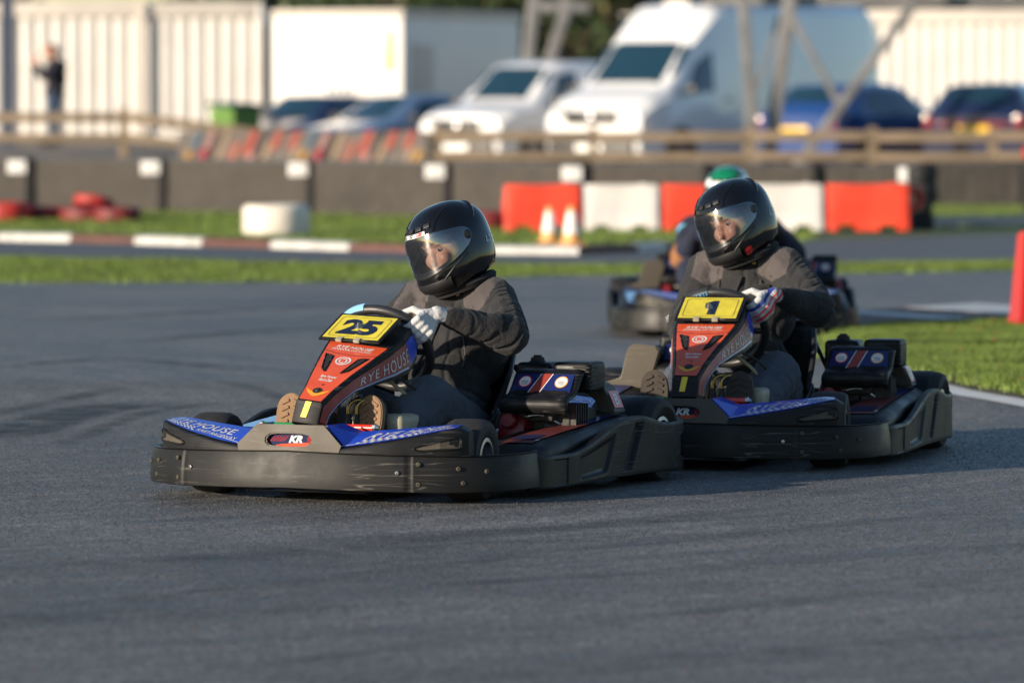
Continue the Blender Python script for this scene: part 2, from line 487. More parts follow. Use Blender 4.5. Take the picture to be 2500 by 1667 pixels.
def px(x, y, z=0.0):
    """Photo pixel (2500 wide) of a point at height z -> position in the place."""
    d = FPX * (CAM_H - z) / (y - HOR)
    return Vector(((x - 1250.0) / FPX * d, d, z))

def pxd(x, y, d):
    """Photo pixel at known distance d."""
    return Vector(((x - 1250.0) / FPX * d, d, CAM_H - (y - HOR) / FPX * d))

# ================================================================== the setting
def asphalt(name, c_lo, c_hi, grain, centre=None):
    m = bpy.data.materials.new(name); m.use_nodes = True; nt = m.node_tree; L = nt.links; N = nt.nodes.new
    b = nt.nodes["Principled BSDF"]; b.inputs["Specular IOR Level"].default_value = 0.5
    geo = N("ShaderNodeNewGeometry")
    big = N("ShaderNodeTexNoise"); big.inputs["Scale"].default_value = 0.55; big.inputs["Detail"].default_value = 6; big.inputs["Roughness"].default_value = .6
    L.new(geo.outputs["Position"], big.inputs["Vector"])
    if centre:
        sub = N("ShaderNodeVectorMath"); sub.operation = 'SUBTRACT'; sub.inputs[1].default_value = (centre[0], centre[1], 0); L.new(geo.outputs["Position"], sub.inputs[0])
        ln = N("ShaderNodeVectorMath"); ln.operation = 'LENGTH'; L.new(sub.outputs[0], ln.inputs[0])
        sx = N("ShaderNodeSeparateXYZ"); L.new(sub.outputs[0], sx.inputs[0])
        at = N("ShaderNodeMath"); at.operation = 'ARCTAN2'; L.new(sx.outputs[1], at.inputs[0]); L.new(sx.outputs[0], at.inputs[1])
        cb = N("ShaderNodeCombineXYZ")
        m1 = N("ShaderNodeMath"); m1.operation = 'MULTIPLY'; m1.inputs[1].default_value = 5.5; L.new(ln.outputs["Value"], m1.inputs[0])
        m2 = N("ShaderNodeMath"); m2.operation = 'MULTIPLY'; m2.inputs[1].default_value = 4.0; L.new(at.outputs[0], m2.inputs[0])
        L.new(m1.outputs[0], cb.inputs[0]); L.new(m2.outputs[0], cb.inputs[1])
        st = N("ShaderNodeTexNoise"); st.inputs["Scale"].default_value = 1.3; st.inputs["Detail"].default_value = 7; st.inputs["Roughness"].default_value = .62; st.inputs["Distortion"].default_value = .35
        L.new(cb.outputs[0], st.inputs["Vector"])
    mid = N("ShaderNodeTexNoise"); mid.inputs["Scale"].default_value = 3.2; mid.inputs["Detail"].default_value = 8; mid.inputs["Roughness"].default_value = .7
    L.new(geo.outputs["Position"], mid.inputs["Vector"])
    fine = N("ShaderNodeTexNoise"); fine.inputs["Scale"].default_value = grain; fine.inputs["Detail"].default_value = 2
    L.new(geo.outputs["Position"], fine.inputs["Vector"])
    vor = N("ShaderNodeTexVoronoi"); vor.inputs["Scale"].default_value = grain * .55; L.new(geo.outputs["Position"], vor.inputs["Vector"])
    def mixv(a, f, bb):
        x = N("ShaderNodeMath"); x.operation = 'MULTIPLY_ADD'; x.inputs[1].default_value = f
        L.new(a, x.inputs[0])
        if bb is None: x.inputs[2].default_value = 0
        else: L.new(bb, x.inputs[2])
        return x.outputs[0]
    v = mixv(big.outputs[0], .55, None); v = mixv(mid.outputs[0], .45, v)
    if centre: v = mixv(st.outputs[0], .80, v)
    hi = (.55 + .45 + (.80 if centre else 0)) / 2
    r = N("ShaderNodeMapRange"); r.inputs[1].default_value = hi - .20; r.inputs[2].default_value = hi + .20; L.new(v, r.inputs[0])
    cr = N("ShaderNodeValToRGB"); cr.color_ramp.elements[0].color = (*c_lo, 1); cr.color_ramp.elements[1].color = (*c_hi, 1); L.new(r.outputs[0], cr.inputs[0])
    gr = N("ShaderNodeMapRange"); gr.inputs[1].default_value = .30; gr.inputs[2].default_value = .70; gr.inputs[3].default_value = .40; gr.inputs[4].default_value = 1.60; L.new(fine.outputs[0], gr.inputs[0])
    if centre:
        cb2 = N("ShaderNodeCombineXYZ"); m3 = N("ShaderNodeMath"); m3.operation = 'MULTIPLY'; m3.inputs[1].default_value = 20.; L.new(ln.outputs["Value"], m3.inputs[0])
        m4 = N("ShaderNodeMath"); m4.operation = 'MULTIPLY'; m4.inputs[1].default_value = 55.; L.new(at.outputs[0], m4.inputs[0]); L.new(m3.outputs[0], cb2.inputs[0]); L.new(m4.outputs[0], cb2.inputs[1])
        s2 = N("ShaderNodeTexNoise"); s2.inputs["Scale"].default_value = 1.0; s2.inputs["Detail"].default_value = 6; s2.inputs["Roughness"].default_value = .7; L.new(cb2.outputs[0], s2.inputs["Vector"])
        g2 = N("ShaderNodeMapRange"); g2.inputs[1].default_value = .30; g2.inputs[2].default_value = .70; g2.inputs[3].default_value = .66; g2.inputs[4].default_value = 1.34; L.new(s2.outputs[0], g2.inputs[0])
        g3 = N("ShaderNodeMath"); g3.operation = 'MULTIPLY'; L.new(gr.outputs[0], g3.inputs[0]); L.new(g2.outputs[0], g3.inputs[1]); gr = g3
    gm = N("ShaderNodeVectorMath"); gm.operation = 'SCALE'; L.new(cr.outputs[0], gm.inputs[0]); L.new(gr.outputs[0], gm.inputs["Scale"])
    # pale stone chips
    vr = N("ShaderNodeValToRGB"); vr.color_ramp.elements[0].position = .0; vr.color_ramp.elements[1].position = .16
    vr.color_ramp.elements[0].color = (1, 1, 1, 1); vr.color_ramp.elements[1].color = (0, 0, 0, 1); L.new(vor.outputs["Distance"], vr.inputs[0])
    fm = N("ShaderNodeMath"); fm.operation = 'MULTIPLY'; fm.inputs[1].default_value = .5; L.new(vr.outputs[0], fm.inputs[0])
    mx = N("ShaderNodeMix"); mx.data_type = 'RGBA'; L.new(fm.outputs[0], mx.inputs[0]); L.new(gm.outputs[0], mx.inputs[6]); mx.inputs[7].default_value = (.24, .22, .195, 1)
    L.new(mx.outputs[2], b.inputs["Base Color"])
    rr = N("ShaderNodeMapRange"); rr.inputs[3].default_value = .50; rr.inputs[4].default_value = .72; L.new(r.outputs[0], rr.inputs[0]); L.new(rr.outputs[0], b.inputs["Roughness"])
    bp = N("ShaderNodeBump"); bp.inputs["Strength"].default_value = .55; bp.inputs["Distance"].default_value = .006
    L.new(fine.outputs[0], bp.inputs["Height"]); L.new(bp.outputs[0], b.inputs["Normal"])
    MAT[name] = m

asphalt("asphalt", (0.048, 0.048, 0.049), (0.180, 0.176, 0.172), 55.0, (-6.5, 24.0))
asphalt("asphalt_far", (0.050, 0.048, 0.05), (0.12, 0.117, 0.115), 90.0)
mat("soil", (0.13, 0.105, 0.075), 0.9, var=.35, vs=1.2, bump=.4, bs=20)
mat("gravel_yard", (0.22, 0.17, 0.12), 0.9, var=.3, vs=.8, bump=.4, bs=20)
mat("grass_base", (0.050, 0.085, 0.015), 0.9, var=.45, vs=1.5, bump=.6, bs=60)
mat("grass_blade", (0.112, 0.165, 0.024), 0.6, var=.55, vs=2.2, coord='Object')
mat("kerb_white", (0.50, 0.495, 0.48), 0.6, var=.18, vs=5)
mat("kerb_red", (0.095, 0.038, 0.030), 0.65, var=.25, vs=5)
mat("line_white", (0.62, 0.61, 0.59), 0.6, var=.25, vs=8)

def smst(a, b, x):
    t = max(0., min(1., (x - a) / (b - a))); return t * t * (3 - 2 * t)
def ground_z(x, y):
    """The yard behind the fence rises towards the left."""
    return 0.40 * smst(72, 92, y) * (1 - smst(-5.8, -3.6, x))

# ground sheet to the horizon: fine in the middle, coarse outside
gx = sorted(set([-1500, -600, -250, -120, -60, -40] + [-30 + 1.0 * i for i in range(61)] + [40, 60, 120, 250, 600, 1500]))
gy = sorted(set([-1200, -400, -120, -40, -10, 0, 20, 40, 60, 66] + [70 + 1.0 * i for i in range(46)] + [120, 140, 180, 260, 500, 1000, 2200]))
V = [(x, y, ground_z(x, y) * (1 if abs(x) < 200 else 1)) for y in gy for x in gx]; nx = len(gx)
F = [(j * nx + i, j * nx + i + 1, (j + 1) * nx + i + 1, (j + 1) * nx + i) for j in range(len(gy) - 1) for i in range(nx - 1)]
def gmat(f):
    c = [sum(V[k][a] for k in f) / 4 for a in (0, 1)]
    return 1 if c[1] > 66 else 0
struct(obj("ground", V, F, ["grass_base", "gravel_yard"], None, True, [gmat(f) for f in F]))

def sheet(name, pts, m, z, kind=True):
    o = obj(name, [(p.x, p.y, z) for p in pts], [tuple(range(len(pts)))], m)
    bm = bmesh.new(); bm.from_mesh(o.data); bmesh.ops.triangulate(bm, faces=bm.faces); bmesh.ops.recalc_face_normals(bm, faces=bm.faces)
    if bm.faces[0].normal.z < 0: bmesh.ops.reverse_faces(bm, faces=bm.faces)
    bm.to_mesh(o.data); bm.free()
    if kind: struct(o)
    return o

# the track in front: everything nearer than the first grass strip
edge_near = [px(-900, 700), px(0, 692), px(500, 691), px(900, 690), px(1300, 675), px(1700, 670), px(2100, 669), px(2500, 661), px(3300, 655)]
track_pts = [Vector((-40, -12, 0)), Vector((40, -12, 0)), Vector((40, 36, 0)), Vector((30, 40, 0))] + list(reversed(edge_near)) + [Vector((-30, 38, 0)), Vector((-40, 30, 0))]
sheet("track", track_pts, "asphalt", 0.006)
# the return leg of the track behind the grass strip
far_a = [px(-900, 622), px(0, 631), px(900, 648), px(1500, 650), px(2500, 641), px(3300, 634)]
far_b = [px(3300, 560), px(2500, 572), px(2000, 588), px(1700, 606), px(1340, 622), px(900, 615), px(500, 603), px(0, 589), px(-900, 575)]
sheet("return_track", far_a + far_b, "asphalt_far", 0.006)
sheet("service_track", [px(2220, 556), px(2500, 553), px(3300, 550), px(3300, 526), px(2500, 529), px(2240, 533)], "asphalt_far", 0.006)

# the grass island by the second kart
isl = crom([px(1990, 872), px(2060, 838), px(2128, 824), px(2230, 812), px(2560, 802), px(3200, 795), px(3300, 900), px(2900, 1030), px(2650, 1000), px(2500, 974), px(2403, 957), px(2281, 929), px(2120, 905)], 5, True)
sheet("grass_island", isl, "grass_base", 0.030)
V = [(p.x, p.y, .03) for p in isl] + [(p.x, p.y, .0) for p in isl]; n = len(isl)
# painted edge line
def strip(name, pts, w, m, z):
    P = crom([(p.x, p.y, 0) for p in pts], 8); V = []; F = []
    for i, p in enumerate(P):
        t = (P[min(i + 1, len(P) - 1)] - P[max(i - 1, 0)]).normalized(); nn = Vector((-t.y, t.x, 0)) * w / 2
        V += [(p + nn).xy.to_3d() + Vector((0, 0, z)), (p - nn).xy.to_3d() + Vector((0, 0, z))]
    F = [(2 * i, 2 * i + 1, 2 * i + 3, 2 * i + 2) for i in range(len(P) - 1)]
    o = obj(name, V, F, m); bm = bmesh.new(); bm.from_mesh(o.data); bmesh.ops.recalc_face_normals(bm, faces=bm.faces)
    bm.faces.ensure_lookup_table()
    if bm.faces[0].normal.z < 0: bmesh.ops.reverse_faces(bm, faces=bm.faces)
    bm.to_mesh(o.data); bm.free()
    return o
struct(strip("edge_line", [px(2180, 925), px(2290, 950), px(2345, 963), px(2500, 990), px(2700, 1030)], .17, "line_white", 0.012))

# tyre marks: rubber laid on the asphalt
m = mat("tyre_mark_rubber", (0.022, 0.022, 0.024), 0.6)
nt = m.node_tree; b = nt.nodes["Principled BSDF"]
tcn = nt.nodes.new("ShaderNodeNewGeometry"); nn_ = nt.nodes.new("ShaderNodeTexNoise"); nn_.inputs["Scale"].default_value = 5; nn_.inputs["Detail"].default_value = 7
uvn = nt.nodes.new("ShaderNodeUVMap"); uvn.uv_map = "across"
sep = nt.nodes.new("ShaderNodeSeparateXYZ"); nt.links.new(uvn.outputs[0], sep.inputs[0])
nt.links.new(tcn.outputs["Position"], nn_.inputs["Vector"])
rp = nt.nodes.new("ShaderNodeMapRange"); rp.inputs[1].default_value = .34; rp.inputs[2].default_value = .62; rp.inputs[4].default_value = .95
nt.links.new(nn_.outputs[0], rp.inputs[0])
ml = nt.nodes.new("ShaderNodeMath"); ml.operation = 'MULTIPLY'; nt.links.new(rp.outputs[0], ml.inputs[0]); nt.links.new(sep.outputs[0], ml.inputs[1]); nt.links.new(ml.outputs[0], b.inputs["Alpha"])
def mark(pts, w, a):
    P = crom([(p.x, p.y, 0) for p in pts], 10); V = []; F = []; U = []
    n = len(P)
    for i, p in enumerate(P):
        t = (P[min(i + 1, n - 1)] - P[max(i - 1, 0)]).normalized(); q = Vector((-t.y, t.x, 0)) * w / 2
        e = a * min(1, 6 * i / n, 6 * (n - 1 - i) / n)
        for s, al in ((1, 0), (.5, 1), (-.5, 1), (-1, 0)):
            v = p + q * s; V.append((v.x, v.y, .0105)); U.append((al * e, 0))
    for i in range(n - 1):
        for k in range(3): F.append((4 * i + k, 4 * i + 4 + k, 4 * i + 5 + k, 4 * i + 1 + k))
    o = obj("tyre_mark", V, F, "tyre_mark_rubber"); uv = o.data.uv_layers.new(name="across")
    for lp in o.data.loops: uv.data[lp.index].uv = U[lp.vertex_index]
    struct(o)
mark([px(-60, 1075), px(60, 1050), px(150, 1020), px(260, 998), px(420, 990)], .36, 1.0)
mark([px(-40, 1020), px(80, 995), px(220, 965), px(300, 950)], .14, .6)
mark([px(120, 1100), px(250, 1050), px(360, 1010), px(560, 985)], .12, .5)
mark([px(-60, 905), px(260, 880), px(520, 900), px(640, 910)], .20, .5)
mark([px(300, 840), px(620, 812), px(900, 806), px(1200, 795)], .28, .55)
mark([px(60, 790), px(420, 768), px(760, 752), px(1300, 742)], .35, .45)
mark([px(520, 930), px(640, 960), px(700, 985)], .12, .4)
mark([px(0, 1500), px(800, 1420), px(1600, 1330), px(2600, 1240)], .16, .25)
mark([px(300, 1680), px(1200, 1560), px(2000, 1470), px(2600, 1400)], .14, .2)
mark([px(700, 1330), px(1400, 1290), px(2000, 1262)], .10, .4)
mark([px(1500, 830), px(1900, 812), px(2300, 770), px(2600, 745)], .3, .4)

for k in range(26):
    rg = random.Random(100 + k); a0 = rg.uniform(-1.35, -.15); r0 = rg.uniform(6.0, 14.5); ln = rg.uniform(.12, .5); dr = rg.uniform(-.5, .5)
    mark([Vector((-6.5 + (r0 + dr * t) * math.cos(a0 + ln * t), 24 + (r0 + dr * t) * math.sin(a0 + ln * t), 0)) for t in (0, .33, .66, 1)], rg.uniform(.10, .30), rg.uniform(.12, .32))

# kerbs: separate painted blocks in one line
def kerb(name, pts, lens, depth, h0, h1):
    """pts: base line in plan; blocks alternate white and red, each a wedge of its own."""
    root = bpy.data.objects.new(name, None); link(root); root["kind"] = "structure"
    P = crom([(p.x, p.y, 0) for p in pts], 12); D = [0]
    for i in range(1, len(P)): D.append(D[-1] + (P[i] - P[i - 1]).length)
    def at(s):
        s = max(0, min(D[-1] - 1e-4, s))
        for i in range(1, len(D)):
            if D[i] >= s: return P[i - 1].lerp(P[i], (s - D[i - 1]) / max(1e-6, D[i] - D[i - 1]))
        return P[-1]
    s = 0; k = 0
    while s < D[-1] - .1:
        L_ = lens[k % len(lens)]; a, b = at(s + .006), at(min(s + L_ - .006, D[-1] - 1e-3)); t = (b - a).normalized(); nr = Vector((-t.y, t.x, 0))
        if nr.y < 0: nr = -nr
        V = []
        for q in (a, b):
            for off, z in ((0, -.02), (0, h0), (.02, h0 + .01), (depth, h1), (depth, -.02)): V.append(q + nr * off + Vector((0, 0, z)))
        F = [(0, 1, 6, 5), (1, 2, 7, 6), (2, 3, 8, 7), (3, 4, 9, 8), (0, 4, 3, 2, 1), (5, 6, 7, 8, 9), (0, 5, 9, 4)]
        fix_normals(obj("kerb_block", V, F, "kerb_white" if k % 2 == 0 else "kerb_red", root))
        s += L_; k += 1
    return root
kerb("kerb", [px(-330, 583), px(0, 588), px(168, 591), px(530, 602), px(916, 616), px(1366, 624), px(1650, 612)], [.56, .84, .82, .84, .92, .98, 1.12, 1.15, 1.15, .9], .09, .055, .075)
kerb("apex_kerb", [px(1880, 828), px(2060, 818), px(2300, 806), px(2500, 792), px(2700, 778)], [.95, .80, .30, .55], .85, .035, .075)

# grass blades: nobody could count them
def blades(name, region, n, h, w, seed, label):
    rng = random.Random(seed); V = []; F = []; k = 0
    x0, x1, y0, y1 = region[0]; inside = region[1]; zf = region[2]
    tries = 0
    while k < n and tries < n * 12:
        tries += 1
        x = rng.uniform(x0, x1); y = rng.uniform(y0, y1)
        if not inside(x, y): continue
        z = zf(x, y); hh = h * rng.uniform(.45, 1.25) * (0.8 + 0.4 * (noise.noise((x * 1.7, y * 1.7, 0)) + .5)); a = rng.uniform(0, 6.283); ww = w * rng.uniform(.6, 1.3)
        dx, dy = math.cos(a) * ww, math.sin(a) * ww; lx, ly = rng.gauss(0, .45) * hh, rng.gauss(0, .45) * hh
        i = len(V)
        V += [(x - dx, y - dy, z), (x + dx, y + dy, z), (x + lx * .5 - dx * .7, y + ly * .5 - dy * .7, z + hh * .6), (x + lx * .5 + dx * .7, y + ly * .5 + dy * .7, z + hh * .6), (x + lx * 1.2, y + ly * 1.2, z + hh)]
        F += [(i, i + 1, i + 3, i + 2), (i + 2, i + 3, i + 4)]; k += 1
    o = obj(name, V, F, "grass_blade"); o["kind"] = "stuff"; o["label"] = label; o["category"] = "grass"
    return o
def inpoly(poly):
    P = [(p.x, p.y) for p in poly]
    def f(x, y):
        c = False; j = len(P) - 1
        for i in range(len(P)):
            if (P[i][1] > y) != (P[j][1] > y) and x < (P[j][0] - P[i][0]) * (y - P[i][1]) / (P[j][1] - P[i][1]) + P[i][0]: c = not c
            j = i
        return c
    return f
isl_in = inpoly(isl)
def isl_vis(x, y): return isl_in(x + random.gauss(0, .05), y + random.gauss(0, .08)) and x / y < .098
blades("island_grass", ((1.4, 4.2, 22.5, 34), isl_vis, lambda x, y: .03), 110000, .040, .0026, 3, "short green grass on the island beside the track")
strip_poly = list(edge_near) + list(reversed(far_a))
st_in = inpoly(strip_poly)
def ragged(f, a): return lambda x, y: f(x + random.gauss(0, a), y + random.gauss(0, a)) and abs(x / y) < .1
blades("verge_grass", ((-5, 5, 38, 48), ragged(st_in, .12), lambda x, y: 0.0), 70000, .032, .006, 4, "short green grass on the strip between the two track legs")
def back_in(x, y):
    if abs(x / y) > .1: return False
    yy = 225 + 18200 / y; xx = 1250 + x / y * 14000
    lo = 583 if xx < 0 else (583 + (605 - 583) * min(1, xx / 1340)); lo = lo if xx < 1700 else 605 - (xx - 1700) * .05
    return 506 < yy < lo - 2 and not (xx > 2215 and 526 < yy < 556) and (yy < 560 if xx > 1990 else True)
blades("bank_grass", ((-6.5, 6.5, 47, 66), back_in, lambda x, y: 0.0), 60000, .045, .007, 5, "green grass between the kerb and the dark barrier")

# fallen leaves on the island
mat("dry_leaf", (0.30, 0.13, 0.03), 0.8, var=.4, vs=3)
rng = random.Random(5); V = []; F = []
for i in range(60):
    while True:
        x, y = rng.uniform(1.5, 3.2), rng.uniform(23, 33)
        if isl_in(x, y): break
    a = rng.uniform(0, 6.28); s = rng.uniform(.015, .03); c, sn = math.cos(a) * s, math.sin(a) * s; z = .06 + rng.uniform(0, .015); k = len(V)
    V += [(x - c, y - sn, z), (x + sn * .5, y - c * .5, z + .008), (x + c, y + sn, z + .012), (x - sn * .5, y + c * .5, z + .006)]; F.append((k, k + 1, k + 2, k + 3))
o = obj("fallen_leaves", V, F, "dry_leaf"); o["kind"] = "stuff"; o["label"] = "brown fallen leaves lying in the island grass"; o["category"] = "leaves"

# stone chips standing a little proud of the asphalt: nobody could count them
mat("chipping", (0.108, 0.106, 0.104), 0.85, var=.65, vs=140)
rs = np.random.RandomState(21); NC = 190000
yy = 12.2 + 13.5 * rs.rand(NC); xx = (rs.rand(NC) * 2 - 1) * .094 * yy
keep = np.array([not (a > 1.3 and b > 22 and isl_in(a, b)) for a, b in zip(xx, yy)]); xx = xx[keep]; yy = yy[keep]; NC = len(xx)
sz = .0022 * (.7 + rs.rand(NC) * 1.1); an = rs.rand(NC) * 6.28; P = np.zeros((NC, 4, 3))
for j in range(3):
    P[:, j, 0] = xx + np.cos(an + 2.094 * j) * sz; P[:, j, 1] = yy + np.sin(an + 2.094 * j) * sz; P[:, j, 2] = .0062
P[:, 3, 0] = xx + (rs.rand(NC) - .5) * sz; P[:, 3, 1] = yy + (rs.rand(NC) - .5) * sz; P[:, 3, 2] = .0062 + sz * (.35 + .5 * rs.rand(NC))
me = bpy.data.meshes.new("track_chippings"); me.vertices.add(NC * 4); me.vertices.foreach_set("co", P.ravel())
b4 = (np.arange(NC) * 4)[:, None, None]; tri = (np.array([[0, 1, 3], [1, 2, 3], [2, 0, 3]])[None] + b4).reshape(-1)
me.loops.add(NC * 9); me.loops.foreach_set("vertex_index", tri.astype(np.int32)); me.polygons.add(NC * 3); me.polygons.foreach_set("loop_start", (np.arange(NC * 3) * 3).astype(np.int32))
me.update(calc_edges=True); me.validate(); me.materials.append(MAT["chipping"]); o = link(bpy.data.objects.new("track_chippings", me))
o["kind"] = "stuff"; o["label"] = "fine stone chippings in the grey track surface"; o["category"] = "chippings"

# ================================================================== the karts
# kart space: x to the viewer's right (the kart's left), y backwards from the nose, z up
def rail_geo(path, z0, z1, th, off=None, rows=12, bev=.008):
    """Upright wall along a plan path with a subdivided outer face; off(s, t) pushes the outer face inward."""
    P = [Vector((p[0], p[1], 0)) for p in path]; n = len(P)
    D = [0.]
    for i in range(1, n): D.append(D[-1] + (P[i] - P[i - 1]).length)
    V = []; F = []; W = rows + 5
    for i in range(n):
        t = (P[min(i + 1, n - 1)] - P[max(i - 1, 0)]).normalized(); nr = Vector((t.y, -t.x, 0))
        lo, hi = z0[i], z1[i]
        for j in range(rows):
            q = j / (rows - 1); z = lo + bev * .6 + (hi - lo - bev * 1.2) * q
            o = -(off(D[i], q) if off else 0)
            if j in (0, rows - 1): o -= bev * .15
            V.append(P[i] + nr * (th / 2 + o) + Vector((0, 0, z)))
        V += [P[i] + nr * (th / 2 - bev * .5) + Vector((0, 0, hi - bev * .1)), P[i] + nr * 0 + Vector((0, 0, hi)), P[i] - nr * (th / 2 - bev * .4) + Vector((0, 0, hi - bev * .15)),
              P[i] - nr * (th / 2) + Vector((0, 0, hi - bev)), P[i] - nr * (th / 2) + Vector((0, 0, lo))]
    for i in range(n - 1):
        for j in range(W):
            F.append((i * W + j, (i + 1) * W + j, (i + 1) * W + (j + 1) % W, i * W + (j + 1) % W))
    F.append(tuple(range(W))); F.append(tuple(reversed(range((n - 1) * W, n * W))))
    return V, F, D

def wing_st(s):
    S = [((.14, .008, .186), (.19, .165, .236)), ((.27, .032, .204), (.29, .200, .244)), ((.39, .072, .226), (.385, .225, .252)),
         ((.480, .118, .246), (.46, .240, .260)), ((.525, .158, .256), (.505, .255, .260)), ((.545, .190, .243), (.525, .262, .245))]
    i = min(int(s), len(S) - 2); t = s - i
    return Vector(S[i][0]).lerp(Vector(S[i + 1][0]), t), Vector(S[i][1]).lerp(Vector(S[i + 1][1]), t)

NP = [((.045, .125, .262), (.055, .165, .250)), ((.046, .145, .330), (.058, .190, .285)), ((.056, .210, .368), (.067, .235, .325)),
      ((.076, .290, .413), (.086, .290, .362)), ((.098, .380, .457), (.110, .400, .385)), ((.113, .450, .490), (.132, .490, .400)),
      ((.121, .530, .528), (.142, .560, .420)), ((.116, .600, .560), (.137, .615, .462)), ((.104, .628, .566), (.122, .638, .510))]
def np_st(s):
    i = max(0, min(int(s), len(NP) - 2)); t = s - i
    return Vector(NP[i][0]).lerp(Vector(NP[i + 1][0]), t), Vector(NP[i][1]).lerp(Vector(NP[i + 1][1]), t)

def surf(name, fn, U, Vv, m, parent, flip=False):
    """Thin printed sheet over a mapped rectangle: fn(u, v) -> point."""
    nu, nv = len(U), len(Vv); P = [fn(u, v) for v in Vv for u in U]
    F = [(j * nu + i, j * nu + i + 1, (j + 1) * nu + i + 1, (j + 1) * nu + i) for j in range(nv - 1) for i in range(nu - 1)]
    return obj(name, P, F, m, parent, True)

def surf_print(name, fn, items, parent):
    """Lettering and shapes (2-D verts, faces, material) mapped by fn."""
    V = []; F = []; I = []; M = []
    for v2, f, m in items:
        if m not in M: M.append(m)
        k = len(V); V += [fn(a, b) for a, b in v2]; F += [tuple(i + k for i in q) for q in f]; I += [M.index(m)] * len(f)
    return obj(name, V, F, M, parent, False, I)

def T2(s, cx, cy, w, h, bold=.02, shear=0., flipx=False, spacing=1.0):
    v, f = text_fit(s, w, h, bold, shear, spacing)
    return [(cx + (-a if flipx else a), cy + b) for a, b in v], f
def CH(x0, y0, w, h, nx, ny, sh=0.):
    V = []; F = []
    for j in range(ny):
        for i in range(nx):
            if (i + j) % 2 == 0:
                a, b = x0 + w * i / nx, y0 + h * j / ny; k = len(V)
                V += [(a + sh * (b - y0), b), (a + w / nx + sh * (b - y0), b), (a + w / nx + sh * (b + h / ny - y0), b + h / ny), (a + sh * (b + h / ny - y0), b + h / ny)]; F.append((k, k + 1, k + 2, k + 3))
    return V, F
def LN(pts, t):
    P = [Vector(p) for p in pts]; V = []; F = []
    for i, p in enumerate(P):
        d = (P[min(i + 1, len(P) - 1)] - P[max(i - 1, 0)]).normalized(); n = Vector((-d.y, d.x)) * t / 2; V += [tuple(p + n), tuple(p - n)]
    for i in range(len(P) - 1): F.append((2 * i, 2 * i + 1, 2 * i + 3, 2 * i + 2))
    return V, F
def DISC(x, y, rx, ry, n=20): return [(x + rx * math.cos(2 * math.pi * k / n), y + ry * math.sin(2 * math.pi * k / n)) for k in range(n)], [tuple(range(n))]
def RING(x, y, rx, ry, q, n=24):
    V = []; F = []
    for k in range(n):
        a = 2 * math.pi * k / n; V += [(x + rx * math.cos(a), y + ry * math.sin(a)), (x + rx * q * math.cos(a), y + ry * q * math.sin(a))]
    for k in range(n): F.append((2 * k, (2 * k + 2) % (2 * n), (2 * k + 3) % (2 * n), 2 * k + 1))
    return V, F

SW_C = Vector((0, .70, .465)); SW_U = Vector((0, -.555, .832)); SW_X = Vector((1, 0, 0)); SW_N = Vector((0, -.832, -.555)); SW_R = .158
def sw_pt(a, r=None):
    """Point on the steering wheel rim, a = 0 at the viewer's right, 90 deg at the top."""
    rr = r or SW_R
    x, y = math.cos(a), math.sin(a)
    if y > .72: y = .72 + (y - .72) * .85           # flattened top
    return SW_C + SW_X * (x * rr) + SW_U * (y * rr)

def make_wheel(root, x, y, r, w, steer=0.0):
    s = 1 if x > 0 else -1
    hub = bpy.data.objects.new("wheel", None); link(hub, root); hub.location = (x, y, r); hub.rotation_euler = (0, 0, steer)
    h = w / 2; ri = r * .50
    prof = [(ri, -h * .72), (ri + .012, -h * .86), (r * .78, -h), (r * .93, -h * .93), (r * .985, -h * .72), (r, -h * .35), (r, h * .35), (r * .985, h * .72), (r * .93, h * .93), (r * .78, h), (ri + .012, h * .86), (ri, h * .72)]
    lathe("tyre", prof, (0, 0, 0), (1, 0, 0), "rubber", hub, 36, True)
    rp = [(ri + .001, -h * .80), (ri + .006, -h * .88), (ri - .006, -h * .90), (ri - .010, -h * .55), (ri * .62, -h * .45), (ri * .35, -h * .5), (ri * .3, 0), (ri * .35, h * .5), (ri * .62, h * .45), (ri - .010, h * .55), (ri - .006, h * .90), (ri + .006, h * .88), (ri + .001, h * .80)]
    lathe("rim", rp, (0, 0, 0), (1, 0, 0), "rim_metal", hub, 32, True)
    lathe("hub_cap", [(0, h * .62), (ri * .3, h * .6), (ri * .34, h * .4), (ri * .34, -h * .4), (ri * .3, -h * .6), (0, -h * .62)], (0, 0, 0), (1, 0, 0), "rim_dark", hub, 16)
    return hub

